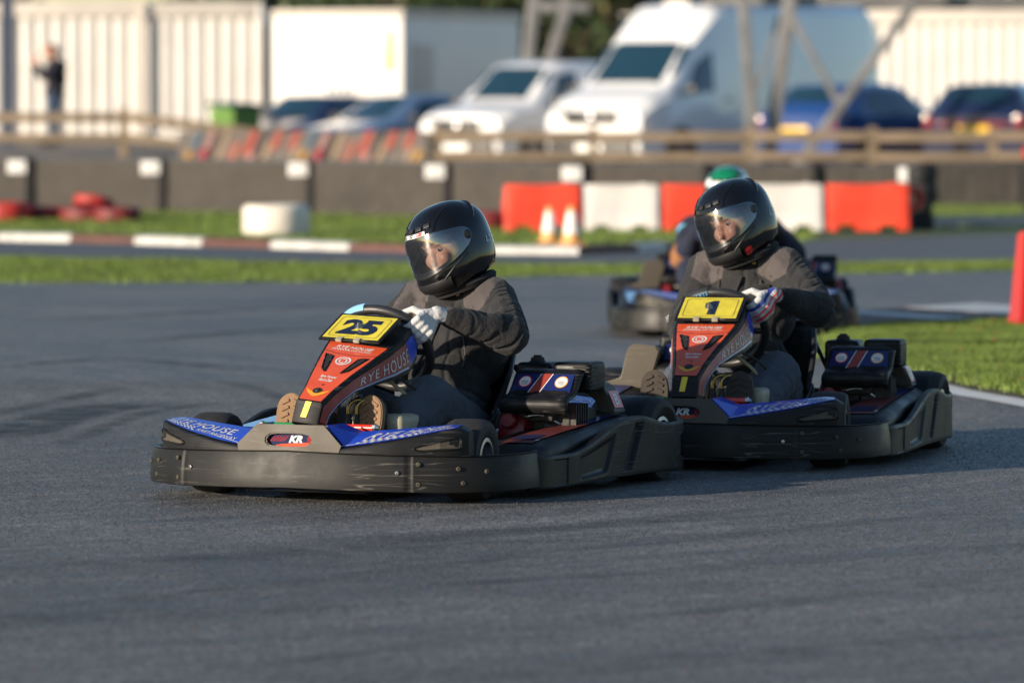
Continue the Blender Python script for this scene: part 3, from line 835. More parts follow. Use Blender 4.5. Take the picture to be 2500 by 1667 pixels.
def make_kart(label, number, loc, yaw, group, roll=0.0, red_guard=False, steer=0.12):
    K = thing("racing_kart", label, "kart", loc, R(-yaw), group)
    # ---- chassis ------------------------------------------------------------
    P = []
    for s in (-1, 1):
        P.append(tube_geo(crom([(s * .16, .16, .065), (s * .17, .34, .065), (s * .27, .55, .06), (s * .30, .9, .06), (s * .32, 1.5, .065), (s * .32, 1.7, .075)], 6), .015, 8))
        P.append(tube_geo([(s * .30, .62, .06), (s * .56, .62, .08), (s * .56, 1.36, .09), (s * .31, 1.36, .07)], .012, 8))
    P.append(tube_geo([(-.30, .92, .06), (.30, .92, .06)], .014, 8)); P.append(tube_geo([(-.18, .36, .075), (.18, .36, .075)], .014, 8)); P.append(tube_geo([(-.32, 1.6, .07), (.32, 1.6, .07)], .014, 8))
    V, F = merge(P); obj("chassis_frame", V, F, "black_metal", K, True)
    box("floor_pan", (0, .52, .045), (.42, .78, .004), "black_metal", K, bev=.001, seg=1)
    tube("rear_axle", [(-.60, 1.48, .14), (.60, 1.48, .14)], .02, "steel", K)
    for s in (-1, 1): tube("stub_axle", [(s * .22, .38, .12), (s * .46, .38, .128)], .011, "steel", K)
    tube("track_rod", [(-.42, .46, .125), (.42, .46, .125)], .007, "steel", K, 8)
    # ---- wheels -------------------------------------------------------------
    for s in (-1, 1):
        make_wheel(K, s * .455, .385, .130, .132, steer)
        make_wheel(K, s * .56, 1.485, .140, .19)
    # ---- front bumper -------------------------------------------------------
    half = [(0, 0), (.12, .006), (.24, .024), (.36, .060), (.46, .108), (.545, .172), (.60, .240), (.632, .32), (.642, .40), (.640, .47), (.622, .525)]
    path = crom([(-x, y, 0) for x, y in reversed(half[1:])] + [(x, y, 0) for x, y in half], 7)
    n = len(path); zb = [.052 + .010 * max(0, 1 - abs(p.x) / .5) for p in path]; zt = [.170 + .013 * max(0, 1 - abs(p.x) / .5) for p in path]
    D = [0]
    for i in range(1, n): D.append(D[-1] + (path[i] - path[i - 1]).length)
    tot = D[-1]; seams = [tot / 2 - .405, tot / 2 + .405]
    def off(s, q): return (.004 if any(abs(s - z) < .006 for z in seams) else 0.) + .011 * q * q
    # refine path near seams
    pts = []; 
    for i in range(n - 1):
        pts.append(path[i])
        for z in seams:
            for e in (-.012, -.005, 0, .005, .012):
                if D[i] < z + e < D[i + 1]: pts.append(path[i].lerp(path[i + 1], (z + e - D[i]) / (D[i + 1] - D[i])))
    pts.append(path[-1])
    fz = lambda p: (.052 + .010 * max(0, 1 - abs(p.x) / .5), .170 + .013 * max(0, 1 - abs(p.x) / .5))
    V, F, D2 = rail_geo(pts, [fz(p)[0] for p in pts], [fz(p)[1] for p in pts], .030, off, 8)
    fb = obj("front_bumper", V, F, "bumper_plastic", K, True, None, 40); fix_normals(fb)
    for sx in (-1, 1):
        for (fx, fz_) in ((.36, .118), (.425, .145), (.425, .082), (.52, .13), (.535, .085), (.585, .12)):
            # nearest path point
            q = min(pts, key=lambda p: abs(p.x - sx * fx) + (0 if p.y < .3 else 9)); i = pts.index(q)
            t = (pts[min(i + 1, len(pts) - 1)] - pts[max(i - 1, 0)]).normalized(); nr = Vector((t.y, -t.x, 0))
            c = q + nr * .0155 + Vector((0, 0, fz_))
            lathe("screw", [(0, .001), (.0025, .001), (.003, .003), (.0062, .0025), (.0075, 0), (.0075, -.004)], c, nr, "dusty_plastic" if fx > .4 else "steel", fb, 10)
    # ---- nose cone with its oval window --------------------------------------
    TR = [(-.212, .172), (.212, .172), (.118, .262), (-.118, .262)]
    oc = (0, .214); N = 40; outl = []; ovl = []
    for k in range(N):
        a = 2 * math.pi * (k + .5) / N; d = (math.cos(a), math.sin(a)); e = 3.2
        rr = 1 / ((abs(d[0] / .080) ** e + abs(d[1] / .0205) ** e) ** (1 / e)); ovl.append((oc[0] + d[0] * rr, oc[1] + d[1] * rr))
        best = 9
        for i in range(4):
            x1, z1 = TR[i]; x2, z2 = TR[(i + 1) % 4]; den = d[0] * (z2 - z1) - d[1] * (x2 - x1)
            if abs(den) < 1e-9: continue
            t = ((x1 - oc[0]) * (z2 - z1) - (z1 - oc[1]) * (x2 - x1)) / den
            if t > 0: best = min(best, t)
        outl.append((oc[0] + d[0] * best, oc[1] + d[1] * best))
    fy = lambda x, z: .002 + abs(x) ** 2 * .30 + (z - .172) * .25
    V = [];
    for (x, z) in outl: V.append((x, fy(x, z), z))
    for (x, z) in ovl: V.append((x, fy(x, z), z))
    for (x, z) in ovl: V.append((x, fy(x, z) + .022, z))
    for (x, z) in outl: V.append((x, fy(x, z) + .045 + .1 * (z < .2), z))
    F = []
    for k in range(N):
        j = (k + 1) % N
        for r in range(3): F.append((r * N + k, r * N + j, (r + 1) * N + j, (r + 1) * N + k))
    F.append(tuple(range(3 * N, 4 * N)))
    nc = obj("nose_cone", V, F, "dusty_plastic", K); fix_normals(nc)
    bevel_obj(nc, .004, 2, 50)
    FL = Flat((0, fy(0, .214) + .020, .214), (1, 0, 0), (0, .25, 1), .0)
    FL.poly([(-.085, -.024), (.085, -.024), (.085, .024), (-.085, .024)], "vinyl_navy", 0)
    FL.poly([(-.085, -.024), (.085, -.024), (.085, -.006), (-.03, -.014)], "matt_orange", .0008)
    for k in range(5): FL.poly([(-.075 + .011 * k, -.006), (-.069 + .011 * k, -.006), (-.052 + .011 * k, .012), (-.056 + .011 * k, .012)], "matt_red", .0006)
    FL.text("KR", .018, .002, .048, .024, "matt_white", .0014, .05, .25)
    FL.text("B", .066, .0, .014, .022, "matt_red", .0014, .05)
    FL.build("window_print", nc)
    # ---- wings ----------------------------------------------------------------
    for s in (-1, 1):
        SS = [0, .5, 1, 1.5, 2, 2.5, 3, 3.5, 4, 4.5, 5]; V = []
        for q in SS:
            f, b = wing_st(q)
            sec = [Vector((f.x, f.y, .165)), Vector((f.x, f.y, f.z - .012)), Vector((f.x, f.y + .004, f.z - .003)), f + Vector((0, .012, .0)), f.lerp(b, .5) + Vector((0, 0, .002)), b + Vector((0, -.006, 0)), b + Vector((0, .004, -.006)), Vector((b.x, b.y + .012, .165))]
            V += [(s * p.x, p.y, p.z) for p in sec]
        w = 8; F = []
        for i in range(len(SS) - 1):
            for j in range(w): F.append((i * w + j, i * w + (j + 1) % w, (i + 1) * w + (j + 1) % w, (i + 1) * w + j))
        F.append(tuple(range(w))); F.append(tuple(range((len(SS) - 1) * w, len(SS) * w)))
        wg = obj("wheel_fairing", V, F, "black_plastic", K, True, None, 35); fix_normals(wg)
        # slot in the front wall
        sl = []
        for (q, zz) in ((2.2, .196), (3.0, .216), (3.9, .229), (4.25, .222), (4.3, .205), (4.1, .192), (3.0, .190), (2.4, .186)):
            f, b = wing_st(q); sl.append((s * f.x, f.y - .0016, zz))
        so = obj("slot", sl, [tuple(range(len(sl)))], "dusty_plastic" , wg)
        rim = [Vector(p) for p in sl]
        tube("slot_rim", crom(rim, 3, True), .0035, "black_plastic", wg, 6, True)
        def ft(u, v, s=s):
            f, b = wing_st(u * 3.9); p = (f + Vector((0, .012, 0))).lerp(b + Vector((0, -.006, 0)), v); return Vector((s * p.x, p.y, p.z + .0026 + .002 * (1 - abs(2 * v - 1))))
        us = [i / 20 for i in range(21)]
        surf("decal", ft, us, [.04, .5, .97], "vinyl_blue", wg)
        fx = (lambda u, v, ft=ft: ft(u, v) + Vector((0, 0, .0012)))
        flip = s < 0
        ux = lambda c: c if not flip else c
        items = [(*T2("RYE HOUSE", .50, .54, .70, .34, .015, .35 if not flip else -.35, False, 1.1), "print_white"),
                 (*T2("KART RACEWAY", .74, .22, .36, .16, .01, .3, False), "print_white"), (*CH(.14, .10, .42, .24, 17, 3, .1), "print_white"),
                 (*LN([(.06, .06), (.96, .06)], .03), "print_white")]
        if flip:
            items = [(*T2("RYE HOUSE", .50, .54, .70, .34, .015, .35, True, 1.1), "print_white"), (*T2("KART RACEWAY", .30, .22, .36, .16, .01, .3, True), "print_white"),
                     (*CH(.50, .10, .42, .24, 17, 3, .1), "print_white"), (*LN([(.06, .06), (.96, .06)], .03), "print_white")]
        surf_print("lettering", fx, items, wg)
        # printed side gusset beside the pedals
        g = [(s * .118, .050, .262), (s * .205, .040, .178), (s * .26, .22, .20), (s * .125, .16, .262)]
        gu = obj("gusset", [Vector(p) + Vector((0, 0, d)) for d in (0, -.006) for p in g], [(0, 1, 2, 3), (7, 6, 5, 4), (0, 4, 5, 1), (1, 5, 6, 2), (2, 6, 7, 3), (3, 7, 4, 0)], "vinyl_blue", K); fix_normals(gu)
    # ---- nose panel -----------------------------------------------------------
    NPr = bpy.data.objects.new("nose_panel", None); link(NPr, K); NPr.location = (0, .13, .262); NPr.rotation_euler = (0, R(roll), 0)
    o3 = Vector((0, .13, .262))
    SS = [i * .25 for i in range(33)]; V = []
    for q in SS:
        a, b = np_st(q)
        for sx, p, dz in ((-1, b, 0), (-1, a, -.006), (-1, a, 0), (1, a, 0), (1, a, -.006), (1, b, 0)):
            x = sx * (p.x - (.005 if dz == 0 and p is a else 0)); V.append(Vector((x, p.y, p.z + dz)) - o3)
        for sx in (1, -1): V.append(Vector((sx * (b.x - .006), b.y - .004 + .006, b.z - .002)) - o3)
    w = 8; F = []
    for i in range(len(SS) - 1):
        for j in range(w): F.append((i * w + j, i * w + (j + 1) % w, (i + 1) * w + (j + 1) % w, (i + 1) * w + j))
    F.append(tuple(range(w))); F.append(tuple(range((len(SS) - 1) * w, len(SS) * w)))
    sh = obj("panel_shell", V, F, "black_plastic", NPr, True, None, 30); fix_normals(sh)
    def ff(u, v, l=.0015):
        a, b = np_st(v); t = (np_st(v + .05)[0] - np_st(v - .05)[0]).normalized(); nn = Vector((0, -t.z, t.y)).normalized()
        return Vector((u * (a.x - .005), a.y, a.z)) + nn * l - o3
    surf("face_decal", ff, [-.93 + .186 * i for i in range(11)], [1.08 + .1 * i for i in range(42)], "vinyl_orange", NPr)
    f2 = lambda u, v: ff(u, v, .0026); f3 = lambda u, v: ff(u, v, .0036)
    it = [(*T2("RYE HOUSE", 0.0, 4.86, 1.25, .22, .02, .35), "print_white"), (*T2("KART RACEWAY", .30, 4.62, .72, .12, .01, .2), "print_white"), (*CH(-.72, 4.56, .62, .14, 13, 2), "print_white"),
          (*LN([(-.93, 4.42), (-.5, 4.28), (0, 4.24), (.5, 4.28), (.93, 4.42)], .035), "print_navy"),
          (*RING(.0, 3.78, .30, .26, .78), "print_white"), (*DISC(.0, 3.78, .17, .15), "print_white"), (*T2("Rye House", 0, 2.72, .86, .17, .03, .3), "print_white"), (*T2("Kart Club", -.02, 2.52, .78, .16, .03, .3), "print_white"),
          (*DISC(0.04, 2.22, .07, .045, 12), "print_navy"),
          ([(-.85, 1.92), (-.62, 1.62), (-.25, 1.42), (0, 1.36), (.25, 1.42), (.62, 1.62), (.85, 1.92), (.55, 1.78), (.22, 1.68), (0, 1.66), (-.22, 1.68), (-.55, 1.78)], [(0, 1, 10, 11), (1, 2, 9, 10) , (2, 3, 9), (3, 4, 8), (4, 5, 7, 8), (5, 6, 7)] if False else [(0, 1, 11), (1, 2, 10, 11), (2, 3, 9, 10), (3, 4, 8, 9), (4, 5, 7, 8), (5, 6, 7)], "print_gold"),
          (*T2("IA", 0, 1.50, .22, .10, .03), "print_white")]
    for nme, i0, i1 in (("panel_lettering", 0, 3), ("panel_line", 3, 4), ("logo_ring", 4, 6), ("club_lettering", 6, 8), ("bolt_hole", 8, 9), ("wing_emblem", 9, 11)): surf_print(nme, f2, it[i0:i1], NPr)
    surf_print("logo_letter", f3, [(*T2("B", 0.0, 3.78, .20, .20, .06), "vinyl_orange")], NPr)
    for s in (-1, 1):
        vp = [(s * .50, 3.98), (s * .80, 4.12), (s * .62, 3.20), (s * .40, 3.02)]
        surf_print("vent", lambda u, v: ff(u, v, .0030), [(vp, [(0, 1, 2, 3)], "rubber")], NPr)
        rim = [ff(u, v, .003) for u, v in vp]
        tube("vent_rim", [rim[k // 4].lerp(rim[(k // 4 + 1) % 4], (k % 4) / 4) for k in range(16)], .0028, "black_plastic", NPr, 6, True)
    lathe("panel_bolt", [(0, .006), (.006, .006), (.008, .003), (.016, .002), (.017, 0)], ff(0, 1.80, .001), (np_st(1.9)[0] - np_st(1.7)[0]).cross(Vector((-1, 0, 0))), "engine_grime", NPr, 14)
    sy = [(-.45, .25), (.05, .25), (.25, .98), (-.25, .98)]
    surf_print("stripe", lambda u, v: ff(u, v, .0022), [(sy, [(0, 1, 2, 3)], "stripe_yellow")], NPr)
    for s in (-1, 1):
        def fs(u, v, s=s, l=.0016):
            a, b = np_st(u); p = b.lerp(a - Vector((0, 0, .006)), v); return Vector((s * (p.x + l), p.y, p.z)) - o3
        surf("side_decal", fs, [.25 + .25 * i for i in range(25)], [.13, .45, .86], "vinyl_maroon", NPr)
        surf("side_decal", fs, [6.25 + .15 * i for i in range(12)], [.13, .45, .86], "vinyl_blue", NPr)
        f4 = lambda u, v, fs=fs: fs(u, v, l=.0030)
        it = [(*T2("RYE HOUSE", 4.75, .50, 3.0, .40, -.004, .3 if s > 0 else -.3, s < 0, 1.15), "print_white"), (*LN([(.3 + .3 * i, .17 + .03 * math.sin(i * .5)) for i in range(20)], .055), "vinyl_light_blue")]
        surf_print("side_lettering", f4, it, NPr)
    # ---- number plate -----------------------------------------------------------
    up = Vector((0, .878, .478)); pc = Vector((0, .524, .541)) - o3 + Vector((0, -.478, .878)) * .010
    npl = bpy.data.objects.new("number_plate", None); link(npl, K); npl.location = pc + o3
    M3 = Matrix((Vector((1, 0, 0)), up, Vector((1, 0, 0)).cross(up))).transposed()
    npl.rotation_euler = (M3 @ Matrix.Rotation(R(-roll * .9), 3, 'Z')).to_euler(); npl.location += Vector((.004, -.004, -.004 if roll else 0))
    box("plate", (0, 0, 0), (.228, .160, .008), "black_plastic", npl, bev=.003)
    FL = Flat((0, 0, .0042), (1, 0, 0), (0, 1, 0))
    FL.poly([(-.104, -.070), (.104, -.070), (.104, .070), (-.104, .070)], "vinyl_yellow", .0)
    def rr_(w, h, r):
        o = []
        for cx, cy, a0 in ((w - r, -h + r, -90), (w - r, h - r, 0), (-w + r, h - r, 90), (-w + r, -h + r, 180)):
            for k in range(5): o.append((cx + r * math.cos(R(a0 + 22.5 * k)), cy + r * math.sin(R(a0 + 22.5 * k))))
        return o
    A, B = rr_(.092, .059, .012), rr_(.0905, .0575, .011); n_ = len(A)
    FL.add(A + B, [(k, (k + 1) % n_, (k + 1) % n_ + n_, k + n_) for k in range(n_)], "print_navy", .0008)
    if number == "1":
        FL.poly([(-.006, -.047), (.024, -.047), (.024, .047), (.004, .047), (-.022, .031), (-.022, .014), (-.006, .020)], "print_navy", .0008)
    elif len(number) == 2: FL.text(number, 0, 0, .142, .094, "print_navy", .0008, .055, .0, 0, 1.02)
    FL.build("number_print", npl)
    lathe("plate_bolt", [(0, .016), (.004, .016), (.005, .010), (.008, .009), (.009, .005), (.014, .004), (.015, .001)], (-.006, .004, .0045), (0, 0, 1), "steel", npl, 12)
    for sx in (-.035, .032): box("plate_clip", (sx, -.078, .004), (.022, .018, .010), "tank_plastic", npl, bev=.002)
    # ---- steering -----------------------------------------------------------------
    swr = bpy.data.objects.new("steering_wheel", None); link(swr, K)
    tube("grip_rim", [sw_pt(2 * math.pi * k / 48) for k in range(48)], .0165, "dark_grip", swr, 12, True)
    P = [tube_geo([SW_C + SW_N * .02, sw_pt(a)], .011, 8) for a in (R(-5), R(185), R(270))]
    V, F = merge(P); obj("spokes", V, F, "black_metal", swr, True, None, 50)
    lathe("wheel_boss", [(0, -.012), (.04, -.012), (.042, .0), (.035, .03), (.02, .045), (0, .045)], SW_C, SW_N, "black_metal", swr, 20)
    tp = [sw_pt(R(a), SW_R + .004) - SW_N * .0 for a in (100, 106, 112, 118, 124, 130, 136)]
    V = []; F = []
    for p in tp: V += [p + SW_N * .016 + SW_U * .006, p + SW_N * .004 + SW_U * .0172, p - SW_N * .010 + SW_U * .0150]
    for i in range(len(tp) - 1): F += [(3 * i, 3 * i + 1, 3 * i + 4, 3 * i + 3), (3 * i + 1, 3 * i + 2, 3 * i + 5, 3 * i + 4)]
    obj("rim_sticker", V, F, "vinyl_light_blue" if len(number) == 2 else "dark_grip", swr, True)
    if number == "1":
        FL = Flat(sw_pt(R(116), SW_R) + SW_N * .0185 + SW_U * .004, sw_pt(R(98)) - sw_pt(R(134)), SW_U)
        FL.text("BIZKARTS", 0, .002, .095, .016, "print_cyan", .001, .02, .2); FL.build("rim_lettering", swr)
    tube("steering_column", [SW_C + SW_N * .03, (0, .52, .365), (0, .34, .10)], .011, "black_metal", K, 10)
    P = [tube_geo([(s * .13, .50, .06), (s * .035, .44, .335)], .013, 8) for s in (-1, 1)]
    V, F = merge(P); obj("column_support", V, F, "black_metal", K, True, None, 50)
    # ---- pedals, tank, pipes ---------------------------------------------------
    for s, mm in ((1, "pedal_red"), (-1, "pedal_green")):
        pr = bpy.data.objects.new("pedal", None); link(pr, K)
        tube("pedal_bar", [(s * .085, .225, .245), (s * .195, .225, .245)], .0115, mm, pr, 10)
        tube("pedal_arm", [(s * .19, .225, .245), (s * .185, .265, .15), (s * .18, .27, .07)], .008, mm, pr, 8)
        tube("pedal_spacer", [(s * .10, .240, .215), (s * .20, .240, .215)], .009, "steel", pr, 8)
        lathe("pedal_nut", [(0, .02), (.008, .02), (.010, .012), (.014, .010), (.014, .0), (0, 0)], (s * .195, .225, .245), (s, 0, 0), "steel", pr, 8)
    ft_ = bpy.data.objects.new("fuel_tank", None); link(ft_, K)
    box("tank_body", (.13, .47, .17), (.19, .20, .22), "tank_plastic", ft_, bev=.028, seg=4)
    lathe("tank_cap", [(0, .03), (.018, .03), (.021, .026), (.021, 0), (.03, -.003), (.03, -.012)], (.15, .45, .292), (0, 0, 1), "rubber", ft_, 16)
    for k, xx in enumerate((.055, .085)):
        tube("brass_pipe", crom([(xx, .33, .25), (xx, .33, .305), (xx + .02, .345, .325), (xx + .055, .36, .322), (xx + .075, .37, .30)], 5), .0065, "brass", K, 8)
        lathe("pipe_fitting", [(.012, -.05), (.012, 0), (.009, .006), (.009, .02)], (xx, .33, .262), (0, 0, 1), "engine_grime", K, 8)
    tube("hose", crom([(.06, .50, .40), (.10, .52, .38), (.16, .56, .32), (.17, .60, .24), (.14, .65, .15)], 6), .006, "hose", K, 8)
    tube("cable", crom([(.02, .5, .36), (.12, .47, .40), (.2, .6, .32), (.26, .8, .12)], 6), .004, "rubber", K, 6)
    # ---- seat -------------------------------------------------------------------
    cl = crom([(0, .70, .115), (0, .84, .075), (0, 1.0, .060), (0, 1.12, .090), (0, 1.20, .20), (0, 1.26, .34), (0, 1.31, .47)], 4)
    hs = [.03, .13, .19, .205, .18, .12, .055]; ws = [.19, .235, .235, .225, .22, .215, .19]
    n = len(cl); V = []; F = []; edge = [[], []]
    for i, p in enumerate(cl):
        t = (cl[min(i + 1, n - 1)] - cl[max(i - 1, 0)]).normalized(); nn = Vector((0, -t.z, t.y)); q = i / (n - 1) * 6; a = min(int(q), 5); fr = q - a
        h = hs[a] + (hs[a + 1] - hs[a]) * fr; w_ = ws[a] + (ws[a + 1] - ws[a]) * fr
        for k in range(11):
            u = -1 + .2 * k; xx = w_ * math.sin(u * math.pi / 2) if abs(u) < 1 else w_ * u; hh = h * abs(u) ** 2.6
            V.append(p + Vector((xx * (1 + .12 * abs(u) ** 4), 0, 0)) + nn * hh)
        edge[0].append(V[-11]); edge[1].append(V[-1])
    for i in range(n - 1):
        for k in range(10): F.append((i * 11 + k, i * 11 + k + 1, (i + 1) * 11 + k + 1, (i + 1) * 11 + k))
    st = bpy.data.objects.new("seat", None); link(st, K)
    so = obj("seat_shell", V, F, "black_plastic", st, True); md = so.modifiers.new("s", 'SOLIDIFY'); md.thickness = .008; md.offset = 0
    tube("seat_edge", edge[0] + [V[(n - 1) * 11 + k] for k in range(1, 10)] + list(reversed(edge[1])), .010, "black_metal", st, 8)
    for s in (-1, 1): tube("seat_stay", [(s * .235, 1.20, .40), (s * .30, 1.42, .16)], .009, "black_metal", K, 8)
    # ---- engines ------------------------------------------------------------------
    for s in (1, -1):
        E = bpy.data.objects.new("engine", None); link(E, K)
        X = (lambda x: x) if s > 0 else (lambda x: x - .69)
        bm = bmesh.new(); bx(bm, (X(.43), 1.10, .17), (.20, .22, .20), bev=.012); bx(bm, (X(.40), 1.02, .26), (.17, .14, .05), bev=.008)
        for k in range(6): bx(bm, (X(.47), 1.00 + .018 * k, .24), (.16, .006, .10), bev=.0015, seg=1)
        bx(bm, (X(.46), .985, .20), (.05, .05, .05), (0, .3, .4), bev=.006); bobj("block", bm, "engine_grime", E, True)
        lathe("recoil_cover", [(0, -.055), (.07, -.055), (.092, -.045), (.098, -.02), (.098, .03), (.09, .045), (.05, .052), (0, .052)], (X(.345), 1.02, .185), (1, 0, 0), "engine_red", E, 28)
        for k in range(5):
            a = R(112 + 11 * k); c = Vector((X(.345), 1.02 + math.cos(a) * .0985, .185 + math.sin(a) * .0985))
            box("cooling_slot", c, (.05, .004, .007), "rubber", E, (a - math.pi / 2, 0, 0), .001, 1)
        lathe("starter_knob", [(0, .02), (.022, .02), (.026, .014), (.026, .0), (0, 0)], (X(.345), .922, .235), (0, -1, .2), "engine_red", E, 14)
        bb = Flat((X(.385), .919, .145), (1, 0, 0), (0, 0, 1)); bb.poly([(-.012, -.04), (.012, -.04), (.012, .04), (-.012, .04)], "print_white")
        for k in range(5): bb.poly([(-.009, -.033 + .015 * k), (.008, -.033 + .015 * k), (.008, -.028 + .015 * k), (-.009, -.028 + .015 * k)], "print_navy", .0006)
        bb.build("warning_label", E)
        # cover: side profile swept across
        pr = crom([(.905, .266, 0), (.893, .284, 0), (.897, .305, 0), (.925, .318, 0), (.952, .324, 0), (.982, .350, 0), (1.015, .388, 0), (1.045, .396, 0), (1.08, .394, 0)], 4)
        xs = [.322, .329, .345, .385, .425, .44, .455, .495, .535, .550, .556]; V = []; F = []
        for i, xx in enumerate(xs):
            e = min(1, min(i, len(xs) - 1 - i) / 2.0); e = math.sin(e * math.pi / 2)
            for j, p in enumerate(pr):
                dip = 0
                q = j / (len(pr) - 1)
                if .28 < q < .52: dip = .014 * (math.exp(-((xx - .375) / .022) ** 2) + math.exp(-((xx - .495) / .022) ** 2)) * math.sin((q - .28) / .24 * math.pi)
                V.append((X(xx), p.x + (1 - e) * .012 + dip * .6, p.y - (1 - e) * .010 - dip))
        w = len(pr)
        for i in range(len(xs) - 1):
            for j in range(w - 1): F.append((i * w + j, i * w + j + 1, (i + 1) * w + j + 1, (i + 1) * w + j))
        cv = obj("cover", V, F, "black_plastic", E, True); md = cv.modifiers.new("s", 'SOLIDIFY'); md.thickness = .006; md.offset = -1
        A, B = Vector((0, pr[20].x, pr[20].y)), Vector((0, pr[26].x, pr[26].y)); vv = (B - A)
        FL = Flat((X(.440), .9815, .3535), (1, 0, 0), (0, .068, .076), .0055)
        FL.poly([(-.106, -.036), (.106, -.036), (.100, .040), (-.100, .040)], "vinyl_blue_shaded")
        FL.poly([(-.040, -.040), (-.006, -.040), (.022, .040), (-.012, .040)], "vinyl_brick", .001)
        FL.line([(-.043, -.040), (-.015, .040)], .003, "print_white", .0016); FL.line([(-.003, -.040), (.025, .040)], .003, "print_white", .0016)
        FL.disc(-.066, .006, .023, .024, "print_red", .0016); FL.disc(-.066, .006, .0195, .0205, "print_white", .0022)
        FL.disc(.064, .006, .023, .024, "print_gold", .0016); FL.disc(.064, .006, .0195, .0205, "print_white", .0022)
        for dx in (-.066, .064):
            for k in range(3): FL.line([(dx - .012, -.005 + .006 * k), (dx + .012, -.005 + .006 * k)], .0018, "print_navy", .0028)
        FL.build("cover_sticker", E)
        box("tank", (X(.350), 1.15, .362), (.125, .12, .115), "black_plastic", E, bev=.020, seg=3)
        lathe("tank_lid", [(0, .018), (.013, .018), (.015, .012), (.022, .010), (.024, 0), (.03, -.004)], (X(.350), 1.13, .424), (0, 0, 1), "rubber", E, 14)
        bm = bmesh.new(); bx(bm, (X(.505), 1.12, .375), (.135, .13, .100), bev=.018, seg=3)
        for k in range(6): bx(bm, (X(.545), 1.075, .338 + .014 * k), (.060, .06, .005), bev=.0012, seg=1)
        for k in range(5): bx(bm, (X(.52 + .012 * k), 1.09, .418), (.004, .05, .010), bev=.001, seg=1)
        for k in range(4): bx(bm, (X(.455 + .011 * k), 1.075, .410), (.005, .03, .010), bev=.001, seg=1)
        bobj("air_filter", bm, "black_plastic", E, True)
        lathe("muffler", [(0, -.10), (.04, -.10), (.046, -.09), (.046, .09), (.04, .10), (0, .10)], (X(.46), 1.27, .215), (1, 0, 0), "engine_grime", E, 18)
        tube("throttle_linkage", crom([(X(.36), .97, .23), (X(.40), .93, .25), (X(.45), .95, .255), (X(.50), 1.0, .22)], 4), .004, "steel", E, 6)
        lathe("oil_filler", [(0, .02), (.012, .02), (.015, 0), (0, 0)], (X(.50), .99, .145), (0, -1, .2), "brass", E, 10)
        if s < 0: E.location.y = .34
        # bent guard behind the engine
        X = lambda x: s * x
        pl = [(.395, .345), (.518, .348), (.540, .332), (.582, .250), (.525, .250), (.508, .290), (.48, .314), (.405, .320)]
        if s < 0: pl = [(.565, .250), (.500, .270), (.475, .375), (.455, .392), (.365, .385), (.352, .365), (.395, .225), (.43, .215)]
        V, F = prism_geo(pl, lambda p: Vector((X(p[0]), 1.235, p[1])), lambda p: Vector((X(p[0]), 1.33, p[1])))
        gd = obj("chain_guard", V, F, "dusty_plastic", K); fix_normals(gd); bevel_obj(gd, .005, 2, 30)
        if s > 0:
          q = Flat((X(.5625), 1.28, .293), (0, 1 * s, 0), (-.04 * s, 0, .09), .0035); q.poly([(-.035, -.03), (.035, -.03), (.035, .03), (-.035, .03)], "vinyl_red"); q.text("B", 0, 0, .03, .04, "print_white", .0008, .03); q.build("guard_sticker", gd)
        # cover over the rear wheel
        arc = [Vector((0, 1.485 - .152 * math.cos(R(a)), .14 + .152 * math.sin(R(a)))) for a in range(14, 122, 9)]
        V = []; F = []
        for p in arc: V += [p + Vector((X(.43), 0, 0)), p + Vector((X(.605), 0, 0)), p + Vector((X(.62), (p.y - 1.485) * -.05, -.008 * 0)) + (Vector((0, 1.485, .14)) - p) * .06]
        for i in range(len(arc) - 1):
            for k in range(2): F.append((3 * i + k, 3 * i + k + 1, 3 * i + k + 4, 3 * i + k + 3))
        fd = obj("rear_wheel_cover", V, F, "vinyl_maroon" if (red_guard and s > 0) else "black_plastic", K, True, None, 60); md = fd.modifiers.new("s", 'SOLIDIFY'); md.thickness = .007; md.offset = 0
        # side pod
        ST = [(.500, .44, .55, .075, .105, .105), (.520, .405, .585, .055, .140, .136), (.560, .38, .605, .048, .168, .160), (.66, .37, .615, .045, .188, .178), (.85, .37, .618, .045, .205, .196),
              (1.05, .37, .620, .045, .220, .212), (1.25, .37, .618, .05, .236, .230), (1.33, .38, .610, .05, .240, .236), (1.375, .40, .595, .06, .230, .230), (1.39, .43, .57, .08, .200, .200)]
        V = []; F = []
        for (y, x0, x1, zb_, zo, zi) in ST:
            xm = (x0 + x1) / 2
            for (x, z) in ((x0, zb_), (x0, zi - .015), (x0 + .012, zi), (xm, (zi + zo) / 2 + .006), (x1 - .035, zo + .002), (x1 - .010, zo - .010), (x1, zo - .035), (x1, zb_ + .02), (x1 - .02, zb_)): V.append((X(x), y, z))
        w = 9
        for i in range(len(ST) - 1):
            for j in range(w): F.append((i * w + j, i * w + (j + 1) % w, (i + 1) * w + (j + 1) % w, (i + 1) * w + j))
        F.append(tuple(range(w))); F.append(tuple(range((len(ST) - 1) * w, len(ST) * w)))
        pod = obj("side_pod", V, F, "black_plastic", K, True, None, 55); fix_normals(pod)
        def fp(u, v, s=s):
            for i in range(len(ST) - 1):
                if ST[i][0] <= u <= ST[i + 1][0]: break
            t = (u - ST[i][0]) / (ST[i + 1][0] - ST[i][0]); A = [ST[i][k] + (ST[i + 1][k] - ST[i][k]) * t for k in range(6)]
            xm = (A[1] + A[2]) / 2; lo, hi = A[1] + .016, A[2] - .034; x = lo + (hi - lo) * v
            z = A[5] + ((A[5] + A[4]) / 2 + .006 - A[5]) * min(1, (x - A[1]) / (xm - A[1])) if x < xm else ((A[5] + A[4]) / 2 + .006) + (A[4] + .002 - (A[5] + A[4]) / 2 - .006) * ((x - xm) / (A[2] - .035 - xm))
            return Vector((s * x, A[0], z + .0045))
        us = [.62 + .07 * i for i in range(11)]
